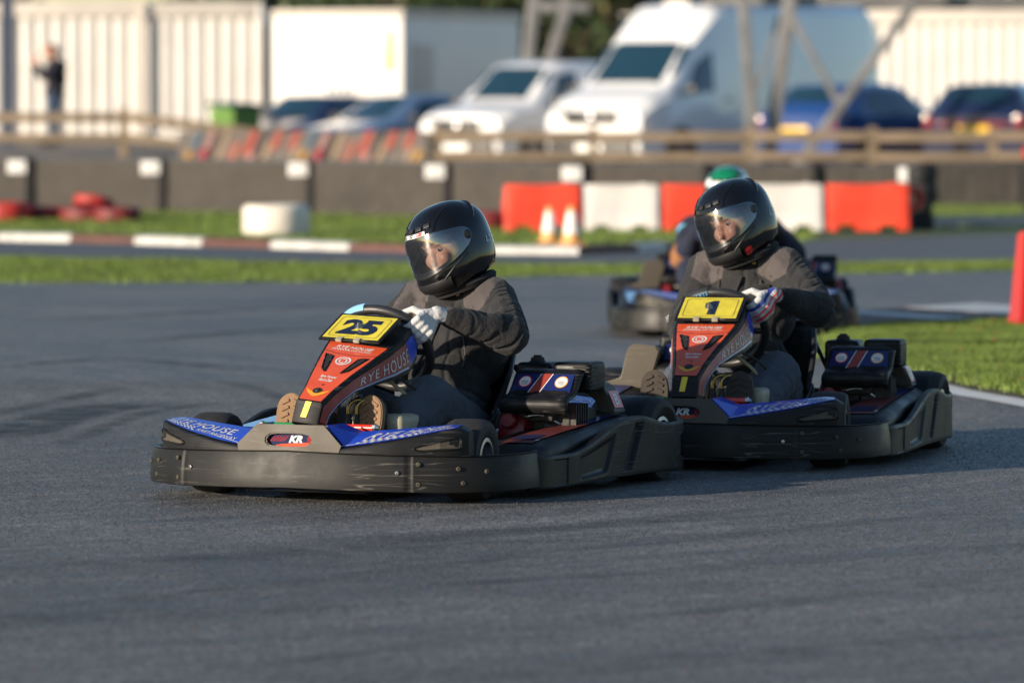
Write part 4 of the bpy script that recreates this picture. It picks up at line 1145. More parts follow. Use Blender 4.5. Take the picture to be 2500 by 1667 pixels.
        surf("pod_decal", fp, us[:7], [.35, .5, .75, .95], "pod_red" if s > 0 else "vinyl_light_blue", pod); surf("pod_decal", fp, us[6:] , [.35, .5, .75, .95], "vinyl_blue_shaded", pod)
        fq = lambda u, v, fp=fp: fp(u, v) + Vector((0, 0, .0014))
        surf_print("pod_print", fq, [(*LN([(.64, .93), (1.30, .93)], .04), "print_white"), ([(.66, .42), (.76, .42), (.76, .85), (.66, .85)], [(0, 1, 2, 3)], "vinyl_navy")], pod)
        # side rail that runs back round the rear wheel
        half = [(.612, .492), (.632, .515), (.642, .56), (.647, .66), (.650, .75), (.652, .90), (.654, 1.05), (.656, 1.20), (.657, 1.34), (.657, 1.46), (.650, 1.58), (.630, 1.665), (.585, 1.725), (.51, 1.762), (.40, 1.778)]
        pth = crom([(x, y, 0) for x, y in half], 7)
        def ztop(y): 
            return .150 + (.244 - .150) * smst(.70, 1.20, y) - .034 * smst(1.24, 1.5, y) + .006 * smst(1.6, 1.75, y)
        pth = [p for p in pth]
        Dp = [0]
        for i in range(1, len(pth)): Dp.append(Dp[-1] + (pth[i] - pth[i - 1]).length)
        def off(sv, q):
            i = 0
            while i < len(Dp) - 2 and Dp[i + 1] < sv: i += 1
            p = pth[i].lerp(pth[i + 1], max(0, min(1, (sv - Dp[i]) / (Dp[i + 1] - Dp[i])))); y = p.y; d = 0
            if p.y < 1.6:
                if abs(y - (.645)) < .05 and .08 < q < .9: d = .004
                a = 1.02 + (q - .5) * .10                      # slanted recess
                d = max(d, .013 * smst(.78, .80, y) * (1 - smst(a - .012, a + .012, y)) * smst(.12, .2, q) * (1 - smst(.76, .84, q)))
                a2 = 1.20 + (q - .5) * .12
                d = max(d, .018 * (1 - smst(.016, .036, abs(y - a2))) * smst(.08, .16, q) * (1 - smst(.84, .92, q)))
            d = max(d, .024 * smst(1.60, 1.64, y) * smst(.48, .53, p.x) * smst(.24, .34, q) * (1 - smst(.66, .76, q)))
            return d
        fine = []
        for i in range(len(pth) - 1):
            for k in range(3): fine.append(pth[i].lerp(pth[i + 1], k / 3))
        fine.append(pth[-1])
        zb2 = [.040 + .008 * smst(.6, 1.2, p.y) - .012 * smst(1.4, 1.75, p.y) for p in fine]; zt2 = [ztop(p.y) for p in fine]
        if s < 0: pass
        V, F, _ = rail_geo(fine, zb2, zt2, .024, off, 24)
        V = [Vector((s * v.x, v.y, v.z)) for v in V]
        rl = obj("side_rail", V, F, "black_plastic", K, True, None, 38); fix_normals(rl)
    pth = crom([(-.40, 1.780, 0), (-.2, 1.79, 0), (0, 1.793, 0), (.2, 1.79, 0), (.40, 1.780, 0)], 6)
    V, F, _ = rail_geo(list(reversed(pth)), [.03] * len(pth), [.212] * len(pth), .024, None, 6); fix_normals(obj("rear_bumper", V, F, "black_plastic", K, True, None, 40))
    for ch in K.children:
        if ch.name.split(".")[0] not in ("wheel", "stub_axle", "rear_axle", "steering_wheel"): ch.location.z -= .013
    return K

GK = "rental karts on the track"
k25 = make_kart("leading kart with yellow number plate 25 and red nose panel", "25", (-.710, 18.0, .006), 25, GK, roll=6.0)
k1 = make_kart("second kart with yellow number plate 1, close behind the leader", "1", (.558, 19.55, .006), 15, GK)
k3 = make_kart("blurred third kart with blue wheel fairings farther back on the track", "", (1.19, 30.0, .006), 0, GK, red_guard=True)

# ================================================================== people
def helmet_r(az, el):
    ca, sa, ce, se = math.cos(az), math.sin(az), math.cos(el), math.sin(el)
    d = (sa * ce, -ca * ce, se)
    a, b, c = .122, (.140 if d[1] < 0 else .150), (.148 if se > 0 else .168); e = 2.35
    r = 1 / ((abs(d[0]) / a) ** e + (abs(d[1]) / b) ** e + (abs(d[2]) / c) ** e) ** (1 / e)
    f = max(0, ca) ** 2
    r += .026 * f * math.exp(-((math.degrees(el) + 36) / 15) ** 2)
    r += .007 * max(0, -ca) ** 3 * math.exp(-((math.degrees(el) - 30) / 16) ** 2)          # rear spoiler swell
    return r
def helmet_pt(az, el, l=0.0):
    r = helmet_r(az, el) + l
    p = Vector((math.sin(az) * math.cos(el), -math.cos(az) * math.cos(el), math.sin(el))) * r
    zmin = -.150 + .050 * smst(-.09, .10, p.y)
    if p.z < zmin: p.z = zmin - (zmin - p.z) * .12
    return p
def eye_b(az): return -20 + 21 * min(1.2, abs(az) / 82) ** 2
def eye_t(az): return 25 - 3 * min(1.2, abs(az) / 82) ** 2

def make_helmet(parent, loc, rot, style):
    H = bpy.data.objects.new("helmet", None); link(H, parent); H.location = loc; H.rotation_euler = rot
    AZ = list(range(-180, 180, 4)); rows_lo, rows_mid, rows_hi = 12, 6, 14
    V = []; keep = []
    def els(az):
        b, t = eye_b(az), eye_t(az)
        return [-88 + (b + 88) * i / rows_lo for i in range(rows_lo)] + [b + (t - b) * i / rows_mid for i in range(rows_mid)] + [t + (88 - t) * i / rows_hi for i in range(rows_hi + 1)]
    ne = rows_lo + rows_mid + rows_hi + 1
    for az in AZ:
        for el in els(az): V.append(helmet_pt(R(az), R(el)))
    F = []; I = []
    for i, az in enumerate(AZ):
        i2 = (i + 1) % len(AZ)
        for j in range(ne - 1):
            mid = az + 2
            if abs(mid) < 76 and rows_lo <= j < rows_lo + rows_mid: continue
            if j < 4: continue                                            # open neck
            F.append((i * ne + j, i2 * ne + j, i2 * ne + j + 1, i * ne + j + 1))
            m = 0
            if style == "green":
                e = els(mid)[j]; m = 2 if (e > 38 and abs(mid) < 150) or (abs(mid) > 60 and -8 < e < 8) else 0
            I.append(m)
    V.append(helmet_pt(0, R(90))); top = len(V) - 1
    for i in range(len(AZ)): F.append((i * ne + ne - 1, ((i + 1) % len(AZ)) * ne + ne - 1, top)); I.append(2 if style == "green" else 0)
    mats = ["helmet_black", "helmet_liner", "helmet_green"] if style != "green" else ["helmet_white", "helmet_liner", "helmet_green"]
    sh = obj("shell", V, F, mats, H, True, I)
    md = sh.modifiers.new("s", 'SOLIDIFY'); md.thickness = .020; md.offset = -1; md.material_offset = 0; md.material_offset_rim = 1; md.use_rim = True
    # rubber seal round the eye opening
    ring = [helmet_pt(R(a), R(eye_t(a)), -.001) for a in range(-76, 77, 4)] + [helmet_pt(R(76), R(eye_t(76) + (eye_b(76) - eye_t(76)) * k / 5), -.001) for k in range(1, 5)] + \
           [helmet_pt(R(a), R(eye_b(a)), -.001) for a in range(76, -77, -4)] + [helmet_pt(R(-76), R(eye_b(-76) + (eye_t(-76) - eye_b(-76)) * k / 5), -.001) for k in range(1, 5)]
    tube("seal", ring, .0045, "helmet_trim", H, 6, True)
    # visor
    V = []; F = []; A = list(range(-90, 91, 3)); nr = 12
    for a in A:
        b, t = eye_b(a) - 2.5, eye_t(a) + 2.5; c = (b + t) / 2; h = (t - b) / 2
        if abs(a) > 72: h *= math.sqrt(max(.02, 1 - ((abs(a) - 72) / 18.6) ** 2))
        for k in range(nr + 1): V.append(helmet_pt(R(a), R(c - h + 2 * h * k / nr), .0050))
    for i in range(len(A) - 1):
        for k in range(nr): F.append((i * (nr + 1) + k, (i + 1) * (nr + 1) + k, (i + 1) * (nr + 1) + k + 1, i * (nr + 1) + k + 1))
    obj("visor", V, F, "visor", H, True)
    for s in (-1, 1):
        c = helmet_pt(R(s * 82), R(11), .004); nrm = c.normalized(); nrm.z = 0
        lathe("visor_pivot", [(0, .004), (.012, .004), (.016, .002), (.017, -.003)], c, nrm, "helmet_trim", H, 16)
    # brow vents, chin vent, ridges
    for s in (-1, 1):
        for a, e, w in ((9, 38, .026), (25, 39, .024)):
            c = helmet_pt(R(s * a), R(e), .001); q = c.to_track_quat('Z', 'Y').to_euler()
            box("brow_vent", c, (w, .016, .008), "helmet_trim", H, q, .003)
        tube("shell_ridge", [helmet_pt(R(s * a), R(e), .0015) for a, e in ((34, 30), (38, 40), (48, 50), (62, 58), (80, 62))], .004, "helmet_trim" if style == "green" else "helmet_black", H, 8)
        tube("jaw_ridge", [helmet_pt(R(s * a), R(e), .001) for a, e in ((22, -42), (30, -30), (48, -22), (72, -14))], .0035, "helmet_trim", H, 8)
    V = []; F = []
    for i, a in enumerate(range(-36, 37, 6)):
        for e in (-44, -40, -34, -30): V.append(helmet_pt(R(a), R(e), .0045 if e in (-40, -34) else .0005))
    for i in range(12):
        for k in range(3): F.append((i * 4 + k, (i + 1) * 4 + k, (i + 1) * 4 + k + 1, i * 4 + k + 1))
    obj("chin_vent", V, F, "helmet_trim", H, True, None, 40)
    V = []; F = []
    for a in range(-74, 75, 4):
        for l, de in ((.001, -1.0), (.0035, -2.2), (.0035, -3.6), (.001, -4.8)): V.append(helmet_pt(R(a), R(eye_b(a) + de), l))
    for i in range(len(range(-74, 75, 4)) - 1):
        for k in range(3): F.append((i * 4 + k, (i + 1) * 4 + k, (i + 1) * 4 + k + 1, i * 4 + k + 1))
    obj("chin_trim", V, F, "helmet_trim", H, True)
    tube("rear_spoiler", crom([helmet_pt(R(s), R(e), .000) for s, e in ((112, 30), (130, 42), (150, 49), (180, 51), (210, 49), (230, 42), (248, 30))], 5), [.002] + [.006] * 29 + [.002], "helmet_black" if style != "green" else "helmet_white", H, 8)
    lathe("neck_roll", [(.085, -.128), (.105, -.122), (.112, -.132), (.104, -.150), (.085, -.152)], (0, .005, 0), (0, 0, 1), "helmet_liner", H, 28, True)
    if style != "green":
        def fh(u, v): return helmet_pt(R(u), R(v), .0018)
        if style == "plain":
            surf("brow_print", fh, [-30 + 2.5 * k for k in range(21)], [28.2, 30.5, 33.4], "print_white", H)
            surf_print("brow_lettering", lambda u, v: helmet_pt(R(u), R(v), .0026), [(*T2("LS", -15, 30.8, 24, 4.2, .02, .2, False), "print_navy"), (*T2("2", 8, 30.8, 16, 4.2, .05, .2), "print_red")], H)
        surf_print("side_lettering", fh, [(*T2("LS2", 128, -6, 24, 9, .0, .2), "print_white")], H)
        if style == "letter": surf_print("chin_lettering", fh, [(*T2("S", 48, -40, 13, 12, .09), "print_red")], H)
    return H

def make_glove(parent, a, side, style, elbow):
    """A gloved fist closed on the wheel rim at angle a. side: +1 viewer's right."""
    p = sw_pt(a); e_t = (sw_pt(a + .05) - sw_pt(a - .05)).normalized() * side; e_r = (p - SW_C); e_r = (e_r - e_t * e_r.dot(e_t)).normalized(); e_n = SW_N.copy()
    def at(r, n, t): return p + e_r * r + e_n * n + e_t * t
    bm = bmesh.new()
    # palm and back of the hand, wrist towards the elbow
    wrist = at(.060, -.052, -.010)
    for t in (-.030, -.010, .010, .028):
        limb(bm, at(.044, .010, t), at(.046, -.026, t * .7), .0145, .0165)
        limb(bm, at(.046, -.026, t * .7), wrist, .0165, .020)
    tips = []
    for k, t in enumerate((-.031, -.0102, .0106, .0305)):
        ln = (.90, 1.0, 1.0, .93)[k]
        A = at(.046, .014, t); B = at(.016 + .004 * ln, .038 * ln, t * 1.02); C = at(-.020, .030, t * 1.0); D = at(-.027, .004, t * .97)
        limb(bm, A, B, .0132, .0122); limb(bm, B, C, .0118, .0108); limb(bm, C, D, .0104, .0092)
    limb(bm, at(.040, -.026, .020), at(.020, -.030, .052), .0145, .0120); limb(bm, at(.020, -.030, .052), at(-.012, -.022, .062), .0115, .0098)
    limb(bm, wrist, wrist + (Vector(elbow) - wrist).normalized() * .028, .027, .0265)
    me, V = remesh(bm, .0030, 2)
    mats = ["white_glove"] if style != "dark" else ["suit_navy"]; ids = None
    if style == "striped":
        mats = ["white_glove", "glove_blue", "glove_red"]
        ids = []
        for f in me.polygons:
            c = f.center - p; t = c.dot(e_t); r = c.dot(e_r); n_ = c.dot(e_n)
            i = 0
            if .018 < t + r * .15 < .030: i = 1
            elif t < -.004 and (abs((t + .5) % .022 - .011) < .0052) : i = 2
            if r < -.012: i = 0
            ids.append(i)
    for m_ in mats: me.materials.append(MAT[m_])
    if ids: me.polygons.foreach_set("material_index", ids)
    me.polygons.foreach_set("use_smooth", [True] * len(me.polygons))
    o = bpy.data.objects.new("glove", me); link(o, parent)
    w2 = wrist + (Vector(elbow) - wrist).normalized() * .034
    if style != "striped":
        ax = (Vector(elbow) - wrist).normalized()
        lathe("glove_hem", [(.0255, -.004), (.0285, -.003), (.0290, .002), (.0270, .005), (.0245, .004)], w2, ax, "glove_red", o, 20, True)
    return w2

def skin_driver(parent, cfg):
    """One continuous body: head, neck, trunk, arms and legs, with folds in the cloth."""
    B = []                                                # bones: p, q, r1, r2, kind
    lean = cfg.get("lean", 0.); hx = cfg["head"]
    sh = {1: Vector(cfg["sh_r"]), -1: Vector(cfg["sh_l"])}; el = {1: Vector(cfg["el_r"]), -1: Vector(cfg["el_l"])}; wr = cfg["wr"]
    hip = {s: Vector((s * .105 + .01, 1.03, .165)) for s in (1, -1)}; kn = {1: Vector(cfg["kn_r"]), -1: Vector(cfg["kn_l"])}; an = {1: Vector(cfg["an_r"]), -1: Vector(cfg["an_l"])}
    bm = bmesh.new()
    ch = (sh[1] + sh[-1]) / 2
    blob(bm, (.01, 1.06, .175), (.178, .145, .115)); blob(bm, (ch.x * .5, 1.085, .31), (.168, .135, .16)); blob(bm, ch + Vector((0, -.005, -.15)), (.188, .138, .165)); blob(bm, ch + Vector((0, 0, -.05)), (.165, .115, .10))
    limb(bm, sh[-1], sh[1], .078, .078)
    nk = ch + Vector((0, -.015, .055)); hc = Vector(hx)
    limb(bm, ch, nk, .10, .066); limb(bm, nk, hc + Vector((0, .02, -.05)), .058, .062)
    for s in (1, -1):
        limb(bm, nk, sh[s], .060, .078)
        limb(bm, sh[s], el[s], .083, .068); limb(bm, el[s], Vector(wr[s]), .067, .036)
        limb(bm, hip[s], kn[s], .114, .086); limb(bm, kn[s], an[s], .086, .070)
        limb(bm, an[s], an[s] + Vector((0, -.02, -.06)), .050, .045)
        B += [(sh[s], el[s], "arm"), (el[s], Vector(wr[s]), "fore"), (hip[s], kn[s], "thigh"), (kn[s], an[s], "shin")]
    # head and face
    Hm = Matrix.Translation(hc) @ Euler(cfg["hrot"]).to_matrix().to_4x4()
    def hp(x, y, z): return Hm @ Vector((x, y, z))
    def hb(c, s):
        M4 = Hm @ Matrix.Translation(Vector(c)) @ Matrix.Diagonal((s[0], s[1], s[2], 1)); bmesh.ops.create_icosphere(bm, subdivisions=3, radius=1.0, matrix=M4)
    hb((0, .012, .012), (.076, .096, .100)); hb((0, -.028, -.055), (.056, .062, .062)); hb((0, -.082, -.012), (.012, .016, .030)); hb((0, -.094, -.030), (.0135, .016, .013))
    hb((.032, -.066, -.026), (.024, .022, .026)); hb((-.032, -.066, -.026), (.024, .022, .026)); hb((0, -.074, .030), (.050, .018, .012)); hb((0, -.074, -.066), (.026, .018, .010)); hb((0, -.070, -.090), (.024, .022, .018))
    me, V = remesh(bm, cfg.get("voxel", .0046), cfg.get("sm", 5))
    n = len(V); NV = np.empty(n * 3); me.vertices.foreach_get("normal", NV); NV = NV.reshape(-1, 3)
    head_w = np.array(hc)
    # nearest bone and folds
    D = np.full(n, 9.0); Tb = np.zeros(n); Ib = np.full(n, -1)
    for i, (p, q, k) in enumerate(B):
        p_ = np.array(p); d_ = np.array(q - p); L2 = d_ @ d_; t = np.clip(((V - p_) @ d_) / L2, 0, 1); dist = np.linalg.norm(V - (p_ + t[:, None] * d_), axis=1)
        rad = {"arm": .082, "fore": .06, "thigh": .10, "shin": .078}[k]; sc = dist / rad; w = sc < D; D[w] = sc[w]; Tb[w] = t[w]; Ib[w] = i
    amp = cfg.get("fold", 1.0)
    kind = []
    for i in range(n):
        v = V[i]; vv = Vector(v); hd = (vv - hc).length
        if hd < .135 and v[2] > hc.z - .125: kind.append("skin"); continue
        if D[i] < 1.35:
            p, q, k = B[Ib[i]]; L_ = (q - p).length; u = Tb[i] * L_
            ax = (q - p).normalized(); rel = vv - p; perp = rel - ax * rel.dot(ax)
            # rings across the limb, strongest where it bends
            if k in ("arm", "fore"): bend = .35 + .9 * (Tb[i] if k == "arm" else 1 - Tb[i]) ** 1.5
            elif k == "thigh": bend = .35 + .9 * (1 - Tb[i]) ** 1.3
            else: bend = .30 + .6 * Tb[i] ** 2
            c1 = noise.noise(Vector((u * 24 + perp.x * 16, perp.y * 14 + Ib[i] * 7, perp.z * 10)))
            c2 = noise.noise(Vector((u * 15 + 3, perp.x * 9 + perp.y * 6, perp.z * 9 + Ib[i])))
            d = -math.exp(-(c1 / .13) ** 2) * .0085 * bend + (1 - abs(c1) * 2) * .004 * bend + c2 * .0050 * (.5 + bend)
            if k == "fore" and Tb[i] > .86: d *= .3
            V[i] += NV[i] * d * amp; kind.append(k)
        else:
            c1 = noise.noise(Vector((v[0] * 16, v[1] * 9, v[2] * 7 + v[0] * 8))); c2 = noise.noise(Vector((v[0] * 7, v[1] * 7, v[2] * 22)))
            belly = smst(.50, .25, 0) if False else max(0, 1 - abs(v[2] - .30) / .16)
            d = -math.exp(-(c1 / .12) ** 2) * .0070 + (1 - abs(c1) * 2) * .003 + c2 * .010 * (.2 + belly)
            V[i] += NV[i] * d * amp; kind.append("trunk")
    me.vertices.foreach_set("co", V.ravel()); me.update()
    mats = cfg["mats"]                                    # trunk/arm, patch, trouser, skin
    for k in mats: me.materials.append(MAT[k])
    ids = []
    pt = cfg.get("patch_fn")
    for f in me.polygons:
        k = kind[f.vertices[0]]; c = f.center
        if k == "skin": ids.append(3)
        elif k == "fore" and (c - Vector(wr[1])).length < .0 : ids.append(3)
        elif cfg.get("elbow") and (c - el[-1]).length < .082 and f.normal.y < .1: ids.append(4)
        elif k in ("thigh", "shin"): ids.append(2)
        elif k == "trunk" and c.z < .24: ids.append(2)
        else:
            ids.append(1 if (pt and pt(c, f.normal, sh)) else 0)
    me.polygons.foreach_set("material_index", ids); me.polygons.foreach_set("use_smooth", [True] * len(me.polygons))
    o = bpy.data.objects.new("body", me); link(o, parent)
    # eyes
    if cfg.get("eyes", True):
        for s in (-1, 1):
            c = hp(s * .031, -.0675, .006)
            e = bpy.data.objects.new("eye", None); link(e, parent)
            q = Euler(cfg["hrot"]).to_matrix()
            bm = bmesh.new(); bmesh.ops.create_uvsphere(bm, u_segments=12, v_segments=8, radius=.0095, matrix=Matrix.Translation(c)); bobj("eyeball", bm, "eye_white", e, True, None)
            lathe("iris", [(0, .0108), (.004, .0102), (.0065, .0085)], c, q @ Vector((s * .15 - .25, -1, -.1)), "eye_dark", e, 10)
            tube("eyebrow", [hp(s * x, y, z) for x, y, z in ((.012, -.092, .030), (.028, -.088, .036), (.048, -.076, .032))], .0042, "hair", e, 6)
        for s in (-1, 1): tube("hair_lock", crom([hp(s * x, y, z) for x, y, z in ((.066, -.040, .035), (.072, -.030, .0), (.070, -.026, -.035))], 4), [.012, .013, .013, .013, .012, .011, .010, .008, .004], "hair", o, 8)
        tube("lips", [hp(x, y, z) for x, y, z in ((-.022, -.084, -.066), (0, -.0925, -.063), (.022, -.084, -.066))], .0048, "engine_red" if False else "skin", o, 6)
    # collar
    cdir = (hc + Vector((0, .02, -.06)) - nk).normalized()
    lathe("collar", [(.070, -.010), (.082, .0), (.080, .030), (.074, .052), (.068, .050), (.070, .02), (.066, -.01)], nk + Vector((0, .004, -.012)), cdir, cfg.get("collar", "knit_black"), o, 28, True, 80)
    return o, nk, ch, B

def shoe(parent, an, s, sole_m, yaw=0.):
    """Shoe set on its heel against a pedal, sole towards the camera."""
    A = bpy.data.objects.new("shoe", None); link(A, parent)
    c = Vector((an.x, an.y - .055, .050)); A.scale = (1.15, 1.1, 1.08); A.location = c; A.rotation_euler = (R(-12), 0, yaw)
    out = [(-.030, -.020), (.0, -.034), (.030, -.020), (.034, .03), (.030, .08), (.040, .14), (.044, .19), (.036, .235), (.012, .258), (-.014, .258), (-.036, .235), (-.042, .19), (-.038, .14), (-.030, .08), (-.033, .03)]
    out = [(p.x, p.y) for p in crom([(x, z, 0) for x, z in out], 3, True)]
    V, F = prism_geo(out, lambda p: Vector((p[0], -.022, p[1])), lambda p: Vector((p[0], 0, p[1])))
    so = obj("sole", V, F, sole_m, A); fix_normals(so); bevel_obj(so, .003, 2, 40)
    bm = bmesh.new()
    for k in range(13):
        z = -.012 + .0205 * k; w = .024 if k < 4 else .032
        for t in (-1, 1): bx(bm, (t * w * .5, -.0235, z), (w * .80, .006, .009), (0, t * R(28), 0), .0015, 1)
    bobj("tread", bm, sole_m, A)
    bm = bmesh.new()
    limb(bm, (0, .03, .0), (0, .05, .06), .036, .042); limb(bm, (0, .03, .06), (0, .035, .16), .034, .036); limb(bm, (0, .035, .16), (0, .022, .23), .036, .026); limb(bm, (0, .05, .03), (0, .10, .05), .040, .044)
    me, V = remesh(bm, .007, 2); me.materials.append(MAT["shoe_black"]); me.polygons.foreach_set("use_smooth", [True] * len(me.polygons))
    link(bpy.data.objects.new("upper", me), A)

def sleeve_cuff(parent, w, e, m, ln=.075, r0=.034, r1=.043):
    ax = (e - w).normalized(); pr = []
    for k in range(13):
        t = k / 12; pr.append((r0 + (r1 - r0) * t + .0012 * (k % 2), t * ln))
    pr = [(r0 - .008, .002)] + pr + [(r1 - .012, ln)]
    lathe("cuff", pr, w, ax, m, parent, 24, False, 80)

def make_driver(label, kart_loc, yaw, cfg, group):
    D = thing("person", label, "person", kart_loc, R(-yaw), group)
    wr = {}
    for s in (1, -1):
        e = Vector(cfg["el_r"] if s > 0 else cfg["el_l"])
        wr[s] = make_glove(D, cfg["grip"] if s > 0 else math.pi - cfg["grip2"], s, cfg["glove"], e)
    cfg["wr"] = {s: wr[s] + ((Vector(cfg["el_r"] if s > 0 else cfg["el_l"]) - wr[s]).normalized() * .012) for s in wr}
    o, nk, ch, B = skin_driver(D, cfg)
    for s in (1, -1):
        e = Vector(cfg["el_r"] if s > 0 else cfg["el_l"]); d = (e - wr[s]).normalized()
        bm = bmesh.new(); limb(bm, wr[s] - d * .02, wr[s] + d * .05, .0235, .027); me, _ = remesh(bm, .006, 1); me.materials.append(MAT["skin"]); me.polygons.foreach_set("use_smooth", [True] * len(me.polygons))
        link(bpy.data.objects.new("wrist", me), o)
        sleeve_cuff(o, wr[s] + d * cfg.get("cuff_gap", .014), e, "knit_black", .062, .033, .041)
        shoe(D, Vector(cfg["an_r"] if s > 0 else cfg["an_l"]), s, cfg["sole"], R(-8 * s))
    make_helmet(D, cfg["head"], cfg["hrot"], cfg["helmet"])
    return D, o, nk, ch

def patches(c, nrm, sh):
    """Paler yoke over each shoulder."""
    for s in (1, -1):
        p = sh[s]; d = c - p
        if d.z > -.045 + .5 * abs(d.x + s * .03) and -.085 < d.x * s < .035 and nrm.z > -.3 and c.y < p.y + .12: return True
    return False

cfg25 = dict(head=(.050, 1.085, .784), hrot=(R(17), R(-12), R(-24)), sh_r=(.200, 1.105, .605), sh_l=(-.115, 1.205, .590), el_r=(.350, .90, .505), el_l=(-.19, .95, .42),
             kn_r=(.185, .65, .298), kn_l=(-.125, .68, .275), an_r=(.125, .36, .130), an_l=(-.150, .36, .130), grip=R(30), grip2=R(-35), glove="white",
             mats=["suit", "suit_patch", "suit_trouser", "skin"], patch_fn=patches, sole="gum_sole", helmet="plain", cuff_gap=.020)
G = "seated kart drivers"
p25, b25, nk25, ch25 = make_driver("driver in black helmet and white gloves seated in kart 25", (-.710, 18.0, .006), 25, cfg25, G)
cfg1 = dict(head=(-.035, 1.075, .832), hrot=(R(18), R(-13), R(-33)), sh_r=(.140, 1.10, .660), sh_l=(-.160, 1.18, .645), el_r=(.300, .91, .525), el_l=(-.19, .96, .45),
            kn_r=(.200, .70, .300), kn_l=(-.125, .68, .270), an_r=(.145, .36, .130), an_l=(-.150, .36, .130), grip=R(32), grip2=R(-35), glove="striped",
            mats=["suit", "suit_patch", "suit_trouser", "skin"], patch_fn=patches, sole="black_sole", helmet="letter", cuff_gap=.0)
p1, b1, nk1, ch1 = make_driver("driver in black helmet and red striped gloves seated in kart 1", (.558, 19.55, .006), 15, cfg1, G)
# chest flap, zip line and press studs
def front_y(body, x, z):
    """Front surface of a body at a given place."""
    n = len(body.data.vertices); V = np.empty(n * 3); body.data.vertices.foreach_get("co", V); V = V.reshape(-1, 3)
    w = (abs(V[:, 0] - x) < .012) & (abs(V[:, 2] - z) < .012)
    return float(V[w, 1].min()) if w.any() else 1.0
def chest_bits(body, ch, x0, flap):
    pts = [(ch.x + .010 - .012 * k, front_y(body, ch.x + .010 - .012 * k, ch.z - .02 - .035 * k) - .001, ch.z - .02 - .035 * k) for k in range(7)]
    tube("zip_flap", crom(pts, 4), .0055, "suit", body, 8)
    for s in (-1, 1):
        pts = [(ch.x + s * (.075 + .004 * k), front_y(body, ch.x + s * (.075 + .004 * k), ch.z - .03 - .035 * k) - .0002, ch.z - .03 - .035 * k) for k in range(6)]
        tube("seam", crom(pts, 4), .0022, "suit_patch", body, 6)
    z = ch.z + .030; x = ch.x + .050
    lathe("press_stud", [(0, .004), (.004, .0035), (.0065, .002), (.007, 0)], (x, front_y(body, x, z) - .001, z), (.1, -1, .3), "brass", body, 12)
    if flap:
        z = ch.z - .085; yf = front_y(body, x0, z)
        box("name_flap", (x0, yf - .002, z), (.060, .008, .085), "suit", body, (R(14), 0, R(10)), .003)
        box("flap_patch", (x0 + .002, yf - .0075, z + .002), (.030, .003, .060), "knit_black", body, (R(14), 0, R(10)), .001, 1)
chest_bits(b25, ch25, .07, False); chest_bits(b1, ch1, ch1.x + .085, True)
fabric("suit_tan", (0.20, 0.085, 0.035), (0.28, 0.13, 0.06)); fabric("suit_navy", (0.010, 0.014, 0.030), (0.018, 0.022, 0.045)); fabric("suit_cyan", (0.10, 0.35, 0.55), (0.15, 0.42, 0.6)); fabric("suit_red", (0.45, 0.06, 0.06), (0.55, 0.10, 0.10))
def p3(c, n, sh): return c.z > .30 and n.y < -.3 and abs(c.x) < .16
cfg3 = dict(head=(-.02, 1.06, .745), hrot=(R(10), R(-4), R(-8)), sh_r=(.195, 1.12, .55), sh_l=(-.21, 1.09, .55), el_r=(.33, .92, .43), el_l=(-.27, .90, .40),
            kn_r=(.235, .68, .33), kn_l=(-.235, .66, .33), an_r=(.155, .36, .150), an_l=(-.165, .36, .150), grip=R(30), grip2=R(30), glove="dark",
            mats=["suit_navy", "suit_red", "suit_navy", "skin", "suit_tan"], patch_fn=p3, sole="black_sole", helmet="green", elbow=True, collar="stripe_yellow", voxel=.009, sm=3, eyes=False)
p3_, b3, nk3, ch3 = make_driver("blurred driver in green and white helmet behind the second kart", (1.19, 30.0, .006), 0, cfg3, G)
lathe("shoulder_badge", [(0, .006), (.026, .005), (.038, .0)], (-.268, 1.02, .545), (-.6, -.75, .25), "suit_cyan", b3, 20)

# ---- the person standing by the white container --------------------------------
def bystander(loc):
    T = thing("person", "person in dark jacket and jeans standing before the white container, hands raised to the face", "person", loc, R(-80))
    bm = bmesh.new()
    for s in (-1, 1):
        limb(bm, (s * .09, 0, .92), (s * .10, -.02, .50), .095, .068); limb(bm, (s * .10, -.02, .50), (s * .10, .02, .09), .065, .048); limb(bm, (s * .10, .03, .05), (s * .11, -.14, .04), .045, .036)
        limb(bm, (s * .19, .02, 1.42), (s * .24, -.10, 1.18), .070, .056); limb(bm, (s * .24, -.10, 1.18), (s * .10, -.22, 1.44), .052, .036); limb(bm, (s * .10, -.22, 1.44), (s * .06, -.20, 1.54), .036, .026)
        for k in range(4): limb(bm, (s * (.075 - .012 * k), -.21, 1.52), (s * (.06 - .012 * k), -.185, 1.60), .012, .009, 1)
    blob(bm, (0, 0, .95), (.17, .12, .13)); blob(bm, (0, .02, 1.18), (.18, .125, .20)); blob(bm, (0, .03, 1.36), (.20, .12, .14))
    limb(bm, (0, .01, 1.45), (0, -.02, 1.56), .065, .055); blob(bm, (0, -.04, 1.65), (.078, .098, .115)); blob(bm, (0, -.14, 1.63), (.014, .02, .018))
    me, V = remesh(bm, .012, 4)
    for k in ("jacket_navy", "jeans", "skin", "hair", "shoe_black"): me.materials.append(MAT[k])
    ids = []
    for f in me.polygons:
        c = f.center; i = 0
        if c.z < .09: i = 4
        elif c.z < .90: i = 1
        elif c.z > 1.50: i = 3 if (c.z > 1.69 or c.y > -.02) and c.y > -.125 else 2
        elif c.y < -.19 and c.z > 1.41: i = 2
        ids.append(i)
    me.polygons.foreach_set("material_index", ids); me.polygons.foreach_set("use_smooth", [True] * len(me.polygons))
    link(bpy.data.objects.new("body", me), T)
    return T
fabric("jacket_navy", (0.014, 0.014, 0.022), (0.022, 0.022, 0.032)); fabric("jeans", (0.025, 0.045, 0.085), (0.04, 0.065, 0.11))
